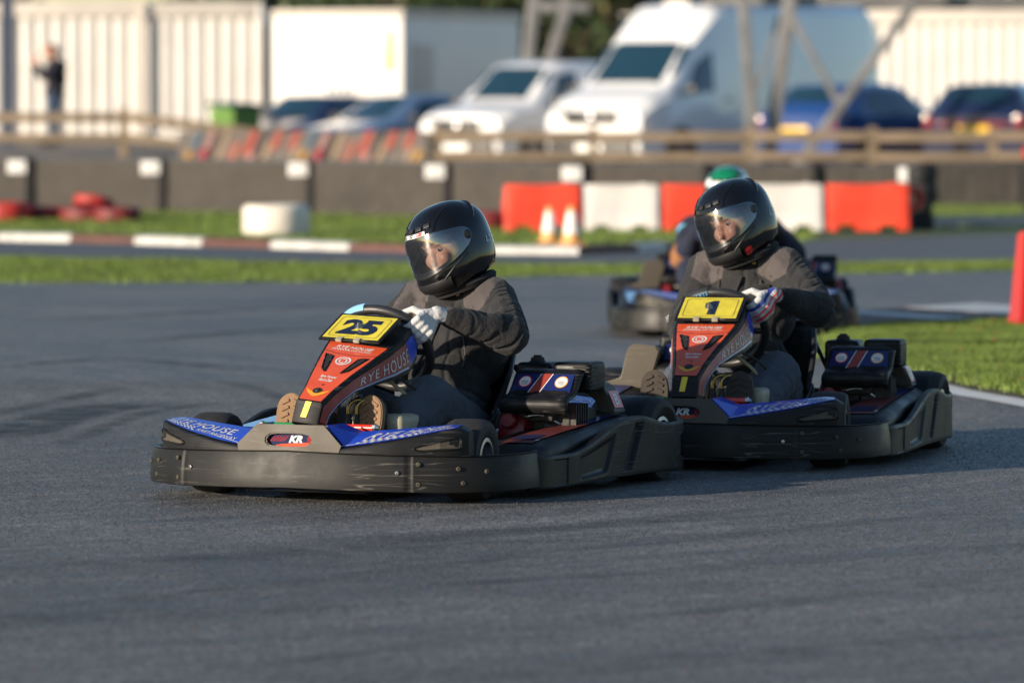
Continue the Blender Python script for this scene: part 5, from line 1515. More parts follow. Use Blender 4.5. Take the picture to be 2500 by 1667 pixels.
bp_ = pxd(134, 347, 94.5); by = bystander((bp_.x, 94.5, ground_z(bp_.x, 94.5))); by.scale = (1.5, 1.5, .96)

# ================================================================== track furniture
mat("belt_panel", (0.044, 0.038, 0.032), 0.8, var=.30, vs=3.0, bump=.3, bs=15)
mat("belt_edge", (0.05, 0.05, 0.055), 0.7, var=.3, vs=6)
mat("post_dark", (0.018, 0.017, 0.018), 0.7)
mat("tag_white", (0.74, 0.72, 0.70), 0.5, var=.08, vs=10)
mat("tyre_red", (0.36, 0.022, 0.016), 0.55, var=.35, vs=5)
mat("tyre_dark_red", (0.16, 0.014, 0.016), 0.6, var=.4, vs=5)
mat("tyre_white", (0.68, 0.62, 0.54), 0.6, var=.12, vs=6)
mat("water_red", (0.70, 0.055, 0.020), 0.5, var=.22, vs=3)
mat("water_white", (0.66, 0.62, 0.58), 0.5, var=.15, vs=3)
mat("cone_orange", (0.70, 0.33, 0.10), 0.5)
mat("cone_white", (0.78, 0.74, 0.70), 0.5)
mat("plastic_red", (0.42, 0.016, 0.012), 0.4, var=.08, vs=3)
mat("timber", (0.20, 0.150, 0.100), 0.8, var=.30, vs=3, stretch=(1, 1, 6), bump=.3, bs=30)
mat("container_cream", (0.66, 0.63, 0.59), 0.55, var=.05, vs=2)
mat("container_roof", (0.52, 0.47, 0.42), 0.6, var=.10, vs=1.5)
mat("box_white", (0.70, 0.68, 0.65), 0.5, var=.06, vs=1.0)
mat("door_grey", (0.20, 0.21, 0.24), 0.5)
mat("rust_stain", (0.62, 0.42, 0.20), 0.8)
mat("paint_white", (0.80, 0.80, 0.80), 0.22, coat=.8)
mat("paint_blue", (0.015, 0.055, 0.20), 0.2, coat=.9)
mat("paint_pale_blue", (0.09, 0.15, 0.26), 0.2, coat=.9)
mat("paint_dark", (0.012, 0.020, 0.060), 0.2, coat=.9)
mat("car_glass", (0.010, 0.035, 0.055), 0.05, spec=1.0)
mat("grille_black", (0.015, 0.015, 0.016), 0.5)
mat("lamp_clear", (0.75, 0.75, 0.75), 0.08, 0.6)
mat("lamp_red", (0.20, 0.006, 0.010), 0.15, coat=.8)
mat("plate_yellow", (0.80, 0.50, 0.03), 0.4)
mat("plate_white", (0.75, 0.75, 0.72), 0.4)
mat("galvanised", (0.19, 0.188, 0.19), 0.55, 0.35, var=.25, vs=3)
mat("steel_blue", (0.035, 0.05, 0.085), 0.5)
mat("bin_green", (0.10, 0.20, 0.04), 0.5); mat("bin_dark", (0.01, 0.06, 0.035), 0.5)
mat("bark", (0.06, 0.045, 0.03), 0.9, var=.3, vs=8)
mat("foliage", (0.030, 0.055, 0.014), 0.7, var=.5, vs=.8)
mat("foliage_olive", (0.075, 0.070, 0.020), 0.7, var=.5, vs=.8)

# ---- dark belt barrier ---------------------------------------------------------
def belt_barrier(label, joints, z_top, group=None):
    """joints: list of plan points; one panel between each pair, a post at each joint."""
    T = thing("belt_barrier", label, "barrier", joints[0], 0, group); o0 = Vector(joints[0])
    for i in range(len(joints) - 1):
        a, b = Vector(joints[i]) - o0, Vector(joints[i + 1]) - o0; d = (b - a).normalized(); n = Vector((d.y, -d.x, 0)); L_ = (b - a).length
        V = []; F = []; nu, nv = 16, 6; rng = random.Random(i * 13 + 5)
        for j in range(nv + 1):
            for k in range(nu + 1):
                u, v = k / nu, j / nv; w = .018 * noise.noise((i * 9 + u * 6, v * 3, 1)) + .010 * math.sin(u * 40 + i)
                p = a + d * (.03 + (L_ - .06) * u) + n * (w * (1 - v * .3)) + Vector((0, 0, .0 + (z_top + .012 * noise.noise((u * 4 + i * 3, 0, 5))) * v)); V.append(p)
        m = len(V)
        V += [Vector(p) - n * .03 for p in V]
        for j in range(nv):
            for k in range(nu):
                q = j * (nu + 1) + k; F.append((q, q + 1, q + nu + 2, q + nu + 1)); F.append((m + q, m + q + nu + 1, m + q + nu + 2, m + q + 1))
        for k in range(nu): q = nv * (nu + 1) + k; F.append((q, q + 1, m + q + 1, m + q))
        pn = obj("panel", V, F, "belt_panel", T, True, None, 50)
        tb = obj("top_strip", [a + d * (.03) + Vector((0, 0, z_top - .01)) + n * .012, a + d * (L_ - .03) + Vector((0, 0, z_top - .01)) + n * .012, a + d * (L_ - .03) + Vector((0, 0, z_top + .022)) - n * .0, a + d * .03 + Vector((0, 0, z_top + .022)),
                                  a + d * (L_ - .03) + Vector((0, 0, z_top + .022)) - n * .05, a + d * .03 + Vector((0, 0, z_top + .022)) - n * .05], [(0, 1, 2, 3), (3, 2, 4, 5)], "belt_edge", T)
    for i, j in enumerate(joints):
        p = Vector(j) - o0
        box("post", p + Vector((0, -.045, (z_top + .03) / 2)), (.075, .07, z_top + .03), "post_dark", T, bev=.008)
        if i not in (6, 7) and label.startswith("long"):
            box("tag", p + Vector((-.115, -.095, z_top - .075)), (.205, .012, .145), "tag_white", T, bev=.004)
    return T
J = [(-260, 63.2), (69, 62.6), (395, 61.9), (755, 60.6), (1090, 58.8), (1424, 57.4), (1720, 57.0), (1985, 56.8), (2245, 56.6)]
JP = [((x - 1250) / FPX * d, d, 0) for x, d in J]
belt_barrier("long low dark belt barrier with white tags behind the far grass", JP, .560)
belt_barrier("darker belt barrier on the far right behind the service track", [((x - 1250) / FPX * 66 + .05, 66, 0) for x in (2245, 2480, 2720, 3000)], .46)

# ---- tyres ----------------------------------------------------------------------
def tyre(label, loc, r, w, m, tilt=(0, 0, 0), group=None, seed=0):
    V, F = lathe_geo([(r * .52, -w * .42), (r * .62, -w * .5), (r * .86, -w * .5), (r * .96, -w * .43), (r, -w * .30), (r * .985, -w * .12), (r, 0), (r * .985, w * .12), (r, w * .30), (r * .96, w * .43), (r * .86, w * .5), (r * .62, w * .5), (r * .52, w * .42), (r * .60, w * .3), (r * .88, w * .2), (r * .88, -w * .2), (r * .60, -w * .3)], (0, 0, 0), (0, 0, 1), 32, True)
    o = obj("tyre", V, F, m, None, True, None, 45); o.location = loc; o.rotation_euler = tilt
    return tag(o, label, "tyre", group)
def gx_(x, d): return (x - 1250) / FPX * d
RT = "painted marker tyres on the grass"
tyre("bright red tyre lying flat at the left edge of the picture", (gx_(15, 57.5), 57.5, .10), .27, .20, "tyre_red", group=RT)
tyre("dark red tyre lying flat second from the left", (gx_(112, 57.8), 57.8, .075), .26, .15, "tyre_dark_red", group=RT)
tyre("dark red tyre lying flat under the tilted red one", (gx_(212, 57.5), 57.5, .075), .28, .15, "tyre_dark_red", group=RT)
tyre("dark red tyre at the right end of the left row", (gx_(286, 57.3), 57.3, .075), .24, .15, "tyre_dark_red", group=RT)
tyre("red tyre lying tilted on top of the left row", (gx_(230, 57.8), 57.8, .185), .21, .10, "tyre_red", (R(-12), R(8), 0), RT)
tyre("large white painted tyre standing alone on the grass behind the kerb", (gx_(674, 51.6), 51.6, .145), .305, .29, "tyre_white", group=RT)
tyre("dark red tyre beside the leftmost red water barrier, behind the leading driver", (gx_(1192, 54.0), 54.0, .09), .24, .18, "tyre_dark_red", group=RT)
for k in range(4):
    tyre(["lowest black tyre of the stack at the barrier end", "second black tyre up in the stack at the barrier end", "third black tyre up in the stack at the barrier end", "topmost black tyre of the stack at the barrier end"][k], (gx_(2248, 54.4) + .008 * (-1) ** k, 54.4, .075 + .148 * k), .125, .145, "rubber", group="black tyres stacked at the barrier end")
tyre("small red tyre standing upright against the black tyre stack", (gx_(2226, 53.5), 53.5, .31), .115, .10, "tyre_red", (R(88), 0, R(25)))

# ---- water barriers -------------------------------------------------------------
def water_barrier(label, c, L_, m, group, yaw):
    pr = [(-.17, 0), (-.17, .08), (-.13, .12), (-.095, .36), (-.085, .43), (.085, .43), (.095, .36), (.13, .12), (.17, .08), (.17, 0)]
    V = []; F = []; xs = [-L_ / 2, -L_ / 2 + .02, -L_ * .36, -L_ * .34, -L_ * .16, -L_ * .14, L_ * .14, L_ * .16, L_ * .34, L_ * .36, L_ / 2 - .02, L_ / 2]
    for i, x in enumerate(xs):
        foot = .055 if 3 <= i <= 4 or 7 <= i <= 8 else 0.0; e = .94 if i in (0, len(xs) - 1) else 1.0
        ridge = .012 if 4 < i < 7 else 0
        for (y, z) in pr: V.append((x, y * e * (1 - ridge), max(z * (e if z > .3 else 1), foot)))
    w = len(pr)
    for i in range(len(xs) - 1):
        for j in range(w): F.append((i * w + j, i * w + (j + 1) % w, (i + 1) * w + (j + 1) % w, (i + 1) * w + j))
    F.append(tuple(range(w))); F.append(tuple(range((len(xs) - 1) * w, len(xs) * w)))
    T = thing("water_barrier", label, "barrier", c, yaw, group)
    b = obj("body", V, F, m, T); fix_normals(b); bevel_obj(b, .012, 2, 35)
    lathe("filler_cap", [(0, .012), (.03, .012), (.035, .0), (.035, -.01)], (L_ * .3, 0, .428), (0, 0, 1), m, T, 14)
    for s in (-1, 1): box("joint_lug", (s * (L_ / 2 + .008), .02, .22), (.016, .08, .16), m, T, bev=.008)
    return T
WB = "red and white water filled barriers in a row"
X0 = [1228, 1419, 1610, 1812, 2010, 2220]
lab = ["leftmost red water barrier of the row behind the cones", "white water barrier second from left in the row", "middle red water barrier partly hidden by the second driver's helmet", "white water barrier to the right of the second driver's helmet", "rightmost red water barrier of the row"]
for i in range(5):
    d0 = 53.2 + .06 * i; d1 = d0 + .06; a = gx_(X0[i], d0); b = gx_(X0[i + 1], d1)
    water_barrier(lab[i], ((a + b) / 2, (d0 + d1) / 2, .012), b - a - .022, "water_red" if i % 2 == 0 else "water_white", WB, R(2))

# ---- cones ------------------------------------------------------------------------
def cone(label, c, h):
    T = thing("traffic_cone", label, "cone", c, R(15), "traffic cones behind the kerb")
    k = h / .32
    bm = bmesh.new(); bx(bm, (0, 0, .012 * k), (.20 * k, .20 * k, .024 * k), bev=.008 * k); bobj("base", bm, "cone_orange", T, True)
    lathe("body", [(.078 * k, .022 * k), (.070 * k, .10 * k)], (0, 0, 0), (0, 0, 1), "cone_orange", T, 20)
    lathe("sleeve", [(.0702 * k, .10 * k), (.038 * k, .275 * k)], (0, 0, 0), (0, 0, 1), "cone_white", T, 20)
    lathe("tip", [(.0375 * k, .275 * k), (.030 * k, .315 * k), (.022 * k, .320 * k), (.020 * k, .30 * k)], (0, 0, 0), (0, 0, 1), "cone_orange", T, 20)
q = px(1342, 600); cone("left of the two orange and white cones before the red barrier", (q.x, q.y, .02), .31)
q = px(1396, 606); cone("right of the two orange and white cones, before the white barrier", (q.x, q.y, .02), .33)

# ---- red marker block at the right edge ----------------------------------------
T = thing("marker_block", "tall red plastic marker block on the grass at the right edge", "marker", (gx_(2540, 30.9), 30.9, .02), R(10))
V = []
for z, w, d in ((0, .150, .13), (.06, .148, .128), (.08, .140, .12), (.50, .108, .09), (.53, .102, .085)):
    V += [(-w, -d, z), (w, -d, z), (w, d, z), (-w, d, z)]
F = [(0, 3, 2, 1), (16, 17, 18, 19)] + [(4 * i + k, 4 * i + (k + 1) % 4, 4 * i + 4 + (k + 1) % 4, 4 * i + 4 + k) for i in range(4) for k in range(4)]
b = obj("body", V, F, "plastic_red", T); fix_normals(b); bevel_obj(b, .012, 2, 25)
box("band", (0, -.118, .30), (.10, .006, .05), "tag_white", T, (R(-4), 0, 0), .002)
T = thing("marker_pole", "black pole with a red cap at the right edge before the fence", "pole", (gx_(2508, 60), 60, 0), 0)
tube("pole", [(0, 0, 0), (0, 0, .62)], .028, "post_dark", T, 12); lathe("cap", [(.04, -.01), (.045, .0), (.045, .09), (.03, .11), (0, .115)], (0, 0, .62), (0, 0, 1), "plastic_red", T, 16)

# ---- timber fence ------------------------------------------------------------------
FY = 85.0
def fence():
    T = thing("timber_fence", "weathered two rail timber fence in front of the parked vehicles", "fence", (0, FY, 0), 0)
    xs = [gx_(x, FY) for x in (-460, -80, 303, 683, 1066, 1449, 1826, 2130, 2424, 2800)]
    for i, x in enumerate(xs):
        z = ground_z(x, FY); box("post", (x, 0, z + .36), (.13, .13, .84), "timber", T, bev=.012)
    for i in range(len(xs) - 1):
        a, b = xs[i], xs[i + 1]; za, zb = ground_z(a, FY), ground_z(b, FY)
        for h, t in ((.64, .15), (.345, .13)):
            L_ = b - a - .01; ang = math.atan2(zb - za, b - a)
            box("rail", ((a + b) / 2, -.095, (za + zb) / 2 + h + .006 * (-1) ** i), (L_ / math.cos(ang), .055, t), "timber", T, (0, -ang, 0), .010)
    return T
fence()
# printed banner tied to the fence
cols = [("ban_grey", (.17, .145, .13)), ("ban_red", (.42, .085, .06)), ("ban_tan", (.38, .28, .19)), ("ban_blue", (.10, .16, .22)), ("ban_ochre", (.46, .25, .06)), ("ban_crimson", (.38, .03, .06)), ("ban_pink", (.42, .24, .22)), ("ban_salmon", (.38, .14, .10)), ("ban_black", (.05, .045, .045))]
for nme, c in cols: mat(nme, c, .7, var=.12, vs=4)
bx0, bx1 = gx_(436, FY - .15), gx_(1040, FY - .15)
z0, z1 = .20, .72
T = thing("banner", "faded banner with slanted coloured stripes hung on the timber fence", "banner", (0, FY - .16, 0), 0)
n = 12; V = []; F = []
for j in range(2):
    for k in range(n + 1):
        x = bx0 + (bx1 - bx0) * k / n
        for dy in (0, .012): V.append((x, dy + .01 * math.sin(k * 2), z1 if j else z0))
for k in range(n):
    a = 2 * k; b = 2 * (n + 1) + 2 * k; F += [(a, a + 2, b + 2, b), (a + 1, b + 1, b + 3, a + 3), (a, a + 1, a + 3, a + 2), (b, b + 2, b + 3, b + 1)]
fix_normals(obj("cloth", V, F, "ban_grey", T, True, None, 40))
FL = Flat((0, -.018, 0), (1, 0, 0), (0, 0, 1)); per = 1.70; x = bx0 - .2
seq = [("ban_red", 0.00, .10, .5, 1), ("ban_blue", .26, .09, .5, 1), ("ban_ochre", .22, .10, .0, .45), ("ban_tan", .10, .08, .1, .6), ("ban_crimson", .44, .10, .05, .5), ("ban_pink", .46, .08, .5, 1), ("ban_tan", .68, .08, .2, 1), ("ban_salmon", .86, .13, .1, .7), ("ban_red", 1.06, .12, .3, 1), ("ban_pink", 1.16, .10, 0, .4), ("ban_tan", 1.36, .10, .1, .7), ("ban_red", 1.44, .10, .5, 1), ("ban_black", .58, .06, .1, 1), ("ban_black", 1.28, .05, .2, 1)]
while x < bx1:
    for i, (m_, o_, w_, v0, v1) in enumerate(seq):
        h = z1 - z0; a = x + o_
        P = [(a + v0 * .22, z0 + h * v0), (a + w_ + v0 * .22, z0 + h * v0), (a + w_ + v1 * .22, z0 + h * v1), (a + v1 * .22, z0 + h * v1)]
        if P[0][0] > bx0 and P[2][0] < bx1: FL.poly(P, m_, .0005 * (i % 4))
    x += per
FL.build("stripe_print", T)

# ---- containers, cabins ------------------------------------------------------------
def container(label, c, L_, W_, H_, yaw, m, group=None, ribbed=True):
    """Box with corrugated long sides, corner posts, rails and doors; the long front side faces -y."""
    T = thing("container", label, "container", c, yaw, group)
    nr = int(L_ / .28)
    for side in (-1, 1):
        V = []; F = []; pts = []
        for i in range(nr):
            x = -L_ / 2 + .09 + (L_ - .18) * i / nr; dx = (L_ - .18) / nr
            for f, dpt in ((0, 0), (.3, 0), (.5, .07), (.8, .07)): pts.append((x + f * dx, dpt if ribbed else 0))
        pts.append((L_ / 2 - .09, 0))
        for (x, dpt) in pts: V += [(x, side * (W_ / 2 - .02 - dpt), .14), (x, side * (W_ / 2 - .02 - dpt), H_ - .11)]
        for i in range(len(pts) - 1): F.append((2 * i, 2 * i + 2, 2 * i + 3, 2 * i + 1))
        fix_normals(obj("side_wall", V, F, m, T))
    for sx in (-1, 1):
        obj("end_wall", [(sx * (L_ / 2 - .02), -W_ / 2 + .08, .12), (sx * (L_ / 2 - .02), W_ / 2 - .08, .12), (sx * (L_ / 2 - .02), W_ / 2 - .08, H_ - .1), (sx * (L_ / 2 - .02), -W_ / 2 + .08, H_ - .1)], [(0, 1, 2, 3)], m, T)
        for sy in (-1, 1): box("corner_post", (sx * (L_ / 2 - .05), sy * (W_ / 2 - .05), H_ / 2), (.12, .12, H_), m, T, bev=.01)
    for sy in (-1, 1):
        box("top_rail", (0, sy * (W_ / 2 - .02), H_ - .13), (L_ - .22, .09, .28), "container_roof", T, bev=.01); box("bottom_rail", (0, sy * (W_ / 2 - .04), .09), (L_ - .22, .09, .15), m, T, bev=.01)
    obj("roof", [(-L_ / 2, -W_ / 2 + .05, H_ - .006), (L_ / 2, -W_ / 2 + .05, H_ - .006), (L_ / 2, W_ / 2 - .05, H_ - .006), (-L_ / 2, W_ / 2 - .05, H_ - .006)], [(0, 1, 2, 3)], "container_roof", T)
    return T
d = 104.0; zc = .40
xr = gx_(640, d); L1 = 6.06
container("corrugated white container behind the standing person", (xr - L1 / 2, d + 1.2, zc), L1, 2.44, 2.52, 0, "container_cream", "white storage containers")
xl = gx_(342, d)
box_t = thing("steel_column", "pale square downpipe column on the front of the corrugated container", "column", (gx_(350, d - .1), d - .10, zc), 0)
box("shaft", (0, 0, 1.25), (.11, .09, 2.5), "container_roof", box_t, bev=.01); box("bracket", (0, .03, 2.2), (.2, .05, .05), "container_roof", box_t, bev=.005)
# cabin with blank white side and shaded end
cn = Vector((gx_(983, 103.0), 103.0, 0)); ya = R(-25); La, Wb = 2.72, 5.0
ux = Vector((math.cos(ya), math.sin(ya), 0)); uy = Vector((-math.sin(ya), math.cos(ya), 0))
cc = cn - ux * La / 2 + uy * Wb / 2
# the long white face looks to the left; local -y face normal = -uy
T = thing("cabin", "plain white cabin with dark stencil marks and one shaded side", "cabin", (cc.x, cc.y, .1), ya)
bm = bmesh.new(); bx(bm, (0, 0, 1.33), (La, Wb, 2.40), bev=.03); bobj("wall", bm, "box_white", T, True)
box("roof_edge", (0, 0, 2.60), (La + .06, Wb + .06, .16), "container_roof", T, bev=.03)
box("skirt", (0, 0, .08), (La - .1, Wb - .1, .16), "grille_black", T)
for (x, z, w, h) in ((.10, .55, .34, .10), (.02, .78, .22, .16), (.12, -.12, .62, .18)):
    FL = Flat((0, -Wb / 2 - .004, 1.35), (1, 0, 0), (0, 0, 1))
    for k in range(4): FL.poly([(x - w / 2 + w * k / 4, z - h / 2), (x - w / 2 + w * (k + .7) / 4, z - h / 2), (x - w / 2 + w * (k + .9) / 4, z + h / 2), (x - w / 2 + w * (k + .2) / 4, z + h / 2)], "door_grey", .001)
    FL.build("stencil_mark", T)
FL = Flat((0, -Wb / 2 - .004, 1.35), (1, 0, 0), (0, 0, 1)); FL.poly([(.98, .25), (1.22, .2), (1.20, .95), (1.05, .98)], "rust_stain", .0005); FL.build("rust_stain", T)
box("cabin_door", (La / 2 + .010, -1.7, 1.15), (.03, .9, 1.8), "container_roof", T, bev=.008)
# gap door between container and cabin
T = thing("door", "dark grey door in the gap between container and cabin", "door", (gx_(632, 105.0), 105.0, zc), 0)
box("door_leaf", (0, 0, 1.05), (.36, .05, 2.1), "door_grey", T, bev=.01); box("door_frame", (-.21, 0, 1.08), (.05, .08, 2.16), "container_cream", T, bev=.005); box("door_frame", (.21, 0, 1.08), (.05, .08, 2.16), "container_cream", T, bev=.005)
box("handle", (.12, -.05, 1.0), (.03, .05, .12), "steel", T, bev=.006)
container("corrugated cream container at the far right behind the dark hatchback", (gx_(2210, 112) + 3.2, 113.2, 0), 7.6, 2.44, 2.90, R(-8), "container_cream", "white storage containers")
container("pale container seen over the roof of the large white van", (gx_(1860, 121) + 1.4, 122, 0), 8.6, 2.44, 2.95, R(-4), "container_cream", "white storage containers")
T = thing("steel_column", "dark blue steel column at the left edge of the picture", "column", (gx_(20, 92), 92, .4), 0)
bm = bmesh.new(); bx(bm, (0, -.07, 1.6), (.20, .02, 4.2), bev=.003); bx(bm, (0, .07, 1.6), (.20, .02, 4.2), bev=.003); bx(bm, (0, 0, 1.6), (.02, .12, 4.2)); bobj("shaft", bm, "steel_blue", T)
box("foot", (0, 0, -.02), (.42, .42, .10), "steel_blue", T, bev=.02)

# ---- vehicles ------------------------------------------------------------------------
def ring_pts(st):
    y, s, b, r, zs, zb, zr = st
    return [(0, zs), (s * .8, zs), (s, zs + .08), (b, zb), (r + (b - r) * .25, zb + (zr - zb) * .72), (r, zr - (zr - zb) * .10), (r * .82, zr), (0, zr + .012)]
def lerp_st(S, y):
    for i in range(len(S) - 1):
        if S[i][0] <= y <= S[i + 1][0]:
            t = (y - S[i][0]) / (S[i + 1][0] - S[i][0]); return [y] + [S[i][k] + (S[i + 1][k] - S[i][k]) * t for k in range(1, 7)]
    return list(S[-1])
def vehicle(name, label, cat, loc, rz, S, paint, wheels, wr, side_win, screen, rear, lights, extras=None, group="vehicles parked behind the fence"):
    T = thing(name, label, cat, loc, rz, group)
    ys = []
    for i in range(len(S) - 1):
        for k in range(3): ys.append(S[i][0] + (S[i + 1][0] - S[i][0]) * k / 3)
    ys.append(S[-1][0]); V = []; F = []; rp = []
    for y in ys:
        h = ring_pts(lerp_st(S, y)); full = [(x, z) for x, z in h] + [(-x, z) for x, z in reversed(h[1:-1])]
        rp.append(full); V += [(x, y, z) for x, z in full]
    w = len(rp[0])
    for i in range(len(ys) - 1):
        for j in range(w): F.append((i * w + j, i * w + (j + 1) % w, (i + 1) * w + (j + 1) % w, (i + 1) * w + j))
    F.append(tuple(range(w))); F.append(tuple(range((len(ys) - 1) * w, len(ys) * w)))
    fix_normals(obj("body", V, F, paint, T, True, None, 38))
    def sp(y, t, s, o=.014):                              # point on the glass band, t 0 belt .. 1 roof
        st = lerp_st(S, y); h = ring_pts(st); a, b, c = Vector((h[3][0], y, h[3][1])), Vector((h[4][0], y, h[4][1])), Vector((h[5][0], y, h[5][1]))
        p = a.lerp(b, t / .75) if t < .75 else b.lerp(c, (t - .75) / .25); return Vector((s * (p.x + o), p.y, p.z))
    for s in (-1, 1):
        for (ya_, yb_, yc_, yd_, t0, t1) in side_win:        # bottom front, bottom rear, top rear, top front
            V = []; F = []; nn = 5
            for i in range(nn + 1):
                for j in range(4):
                    u, v = i / nn, j / 3; y = (ya_ + (yb_ - ya_) * u) * (1 - v) + (yd_ + (yc_ - yd_) * u) * v; V.append(sp(y, t0 + (t1 - t0) * v, s))
            for i in range(nn):
                for j in range(3): F.append((i * 4 + j, (i + 1) * 4 + j, (i + 1) * 4 + j + 1, i * 4 + j + 1))
            fix_normals(obj("side_window", V, F, "car_glass", T, True))
        for (yw) in wheels:
            hub = bpy.data.objects.new("wheel", None); link(hub, T); st = lerp_st(S, yw); hub.location = (s * (st[1] - .07), yw, wr)
            lathe("tyre", [(wr * .6, -.10), (wr * .9, -.11), (wr, -.08), (wr, .08), (wr * .9, .11), (wr * .6, .10)], (0, 0, 0), (1, 0, 0), "rubber", hub, 24, True)
            lathe("rim", [(0, s * .07), (wr * .25, s * .09), (wr * .6, s * .085), (wr * .64, s * .10)], (0, 0, 0), (1, 0, 0), "rim_metal", hub, 20)
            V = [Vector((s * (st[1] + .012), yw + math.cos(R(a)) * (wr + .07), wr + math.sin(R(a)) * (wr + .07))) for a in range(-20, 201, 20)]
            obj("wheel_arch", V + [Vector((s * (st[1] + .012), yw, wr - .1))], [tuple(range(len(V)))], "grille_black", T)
    def across(y0, y1, q, nm, m_, o=.016, inset=.9, t0=0., t1=1.):
        """Screen between two stations over the top of the shell."""
        V = []; F = []
        for i in range(5):
            y = y0 + (y1 - y0) * (t0 + (t1 - t0) * i / 4); h = ring_pts(lerp_st(S, y)); st = lerp_st(S, y)
            sl = Vector((0, -(lerp_st(S, y1)[6] - lerp_st(S, y0)[6]), (y1 - y0))).normalized()
            if sl.z < 0: sl = -sl
            for u in (-1, -.6, 0, .6, 1):
                x = u * h[5][0] * (1.0 if abs(u) == 1 else 1.0); z = h[6][1] + (.012 if abs(u) < 1 else -.055); V.append(Vector((x, y, z)) + sl * o)
        for i in range(4):
            for j in range(4): F.append((i * 5 + j, i * 5 + j + 1, (i + 1) * 5 + j + 1, (i + 1) * 5 + j))
        fix_normals(obj(nm, V, F, m_, T, True))
    across(screen[0], screen[1], 0, "windscreen", "car_glass", t0=.04, t1=.96)
    if rear: across(rear[0], rear[1], 0, "rear_window", "car_glass", t0=.08, t1=.85)
    yl = S[-1][0]; f0 = lerp_st(S, 0)
    for s in (-1, 1):
        box("headlight", (s * f0[1] * .82, .06, lights[0]), (.26, .14, .13), "lamp_clear", T, (0, 0, s * R(25)), .04)
        box("tail_light", (s * lerp_st(S, yl)[1] * .92, yl - .03, lights[1]), (.14, .08, .22), "lamp_red", T, bev=.03)
        box("door_mirror", (s * (lerp_st(S, screen[0] + .2)[2] + .13), screen[0] + .25, lerp_st(S, screen[0])[5] + .12), (.18, .10, .16), "grille_black", T, bev=.04)
        box("door_handle", (s * (lerp_st(S, screen[1] + .7)[2] + .008), screen[1] + .75, lerp_st(S, screen[1])[5] - .12), (.03, .20, .035), "grille_black", T, bev=.01)
    box("grille", (0, -.012, lights[0] - .08), (f0[1] * 1.25, .08, .22), "grille_black", T, bev=.02)
    box("lower_grille", (0, .02, f0[4] + .07), (f0[1] * 2.06, .16, .30), "grille_black", T, bev=.02)
    box("number_plate", (0, -.075, f0[4] + .12), (.52, .02, .11), "plate_white", T, bev=.004)
    box("rear_number_plate", (0, yl + .012, lights[1] - .12), (.52, .02, .11), "plate_yellow", T, bev=.004)
    lathe("badge", [(0, .03), (.07, .03), (.085, .02), (.085, 0)], (0, -.055, lights[0] - .08), (0, -1, 0), "rim_metal", T, 20)
    if extras: extras(T)
    return T

VAN = [(0, .78, .80, .66, .30, .70, .92), (.06, .90, .92, .78, .26, .88, 1.06), (.35, .97, .98, .84, .25, 1.08, 1.22), (.85, .99, 1.0, .84, .25, 1.22, 1.38), (1.62, .99, 1.0, .80, .25, 1.30, 2.12), (2.25, .99, 1.0, .84, .25, 1.30, 2.66), (2.6, .99, 1.0, .86, .25, 1.30, 2.71), (6.6, .99, 1.0, .86, .25, 1.30, 2.71), (6.8, .96, .97, .82, .28, 1.3, 2.62)]
vp_ = Vector((gx_(1444, 90.5), 90.5, 0))
def roof_marker(T): box("roof_beacon", (0, 2.4, 2.72), (.5, .2, .08), "tag_white", T, bev=.03)
vehicle("delivery_van", "large high roofed white van parked behind the fence", "van", (vp_.x, vp_.y, 0), R(-37), VAN, "paint_white", (1.05, 5.2), .35, [(1.02, 1.95, 2.0, 1.55, .0, .60)], (.88, 1.60), None, (.98, 1.1), roof_marker)
SV = [(0, .70, .72, .60, .28, .62, .80), (.06, .82, .84, .70, .24, .76, .92), (.35, .87, .88, .74, .22, .92, 1.02), (.95, .89, .90, .74, .22, 1.02, 1.12), (1.70, .89, .90, .68, .22, 1.05, 1.72), (2.0, .89, .90, .70, .22, 1.05, 1.80), (4.2, .89, .90, .70, .22, 1.05, 1.80), (4.35, .86, .87, .68, .25, 1.0, 1.72)]
vehicle("small_van", "small white van parked left of the large white van", "van", (gx_(1118, 93.5), 93.5, 0), R(-38), SV, "paint_white", (.85, 3.5), .31, [(1.25, 2.15, 2.15, 1.70, .06, .82)], (1.0, 1.68), None, (.82, .95))
HB = [(0, .70, .72, .58, .26, .52, .64), (.08, .80, .83, .66, .20, .60, .74), (.85, .84, .87, .70, .18, .82, .90), (1.12, .85, .88, .68, .18, .86, .96), (1.85, .85, .88, .58, .18, .90, 1.40), (2.4, .85, .88, .58, .18, .92, 1.44), (3.30, .85, .88, .57, .18, .94, 1.40), (3.78, .84, .86, .58, .20, .94, 1.06), (3.95, .78, .80, .58, .28, .80, .92)]
LOW = [(a, b, c, d_, e * .9, f * .86, g * .87) for a, b, c, d_, e, f, g in HB]
WIN = [(1.45, 2.40, 2.35, 1.85, .10, .86), (2.48, 3.15, 2.95, 2.43, .10, .86)]
vehicle("coupe", "low dark car parked left, beside the green bin", "car", (gx_(590, 99), 99, 0), R(-36), LOW, "paint_dark", (.75, 3.15), .29, WIN, (1.14, 1.83), (3.34, 3.76), (.56, .72))
vehicle("coupe", "low pale blue car parked between the dark car and the small white van", "car", (gx_(765, 97), 97, 0), R(-46), LOW, "paint_pale_blue", (.75, 3.15), .29, WIN, (1.14, 1.83), (3.34, 3.76), (.56, .72))
vehicle("hatchback", "blue hatchback parked tail first behind the steel gantry", "car", (gx_(1975, 90) + 2.2, 90 + 2.9, 0), R(180 - 38), HB, "paint_blue", (.75, 3.15), .30, WIN, (1.14, 1.83), (3.34, 3.76), (.64, .82))
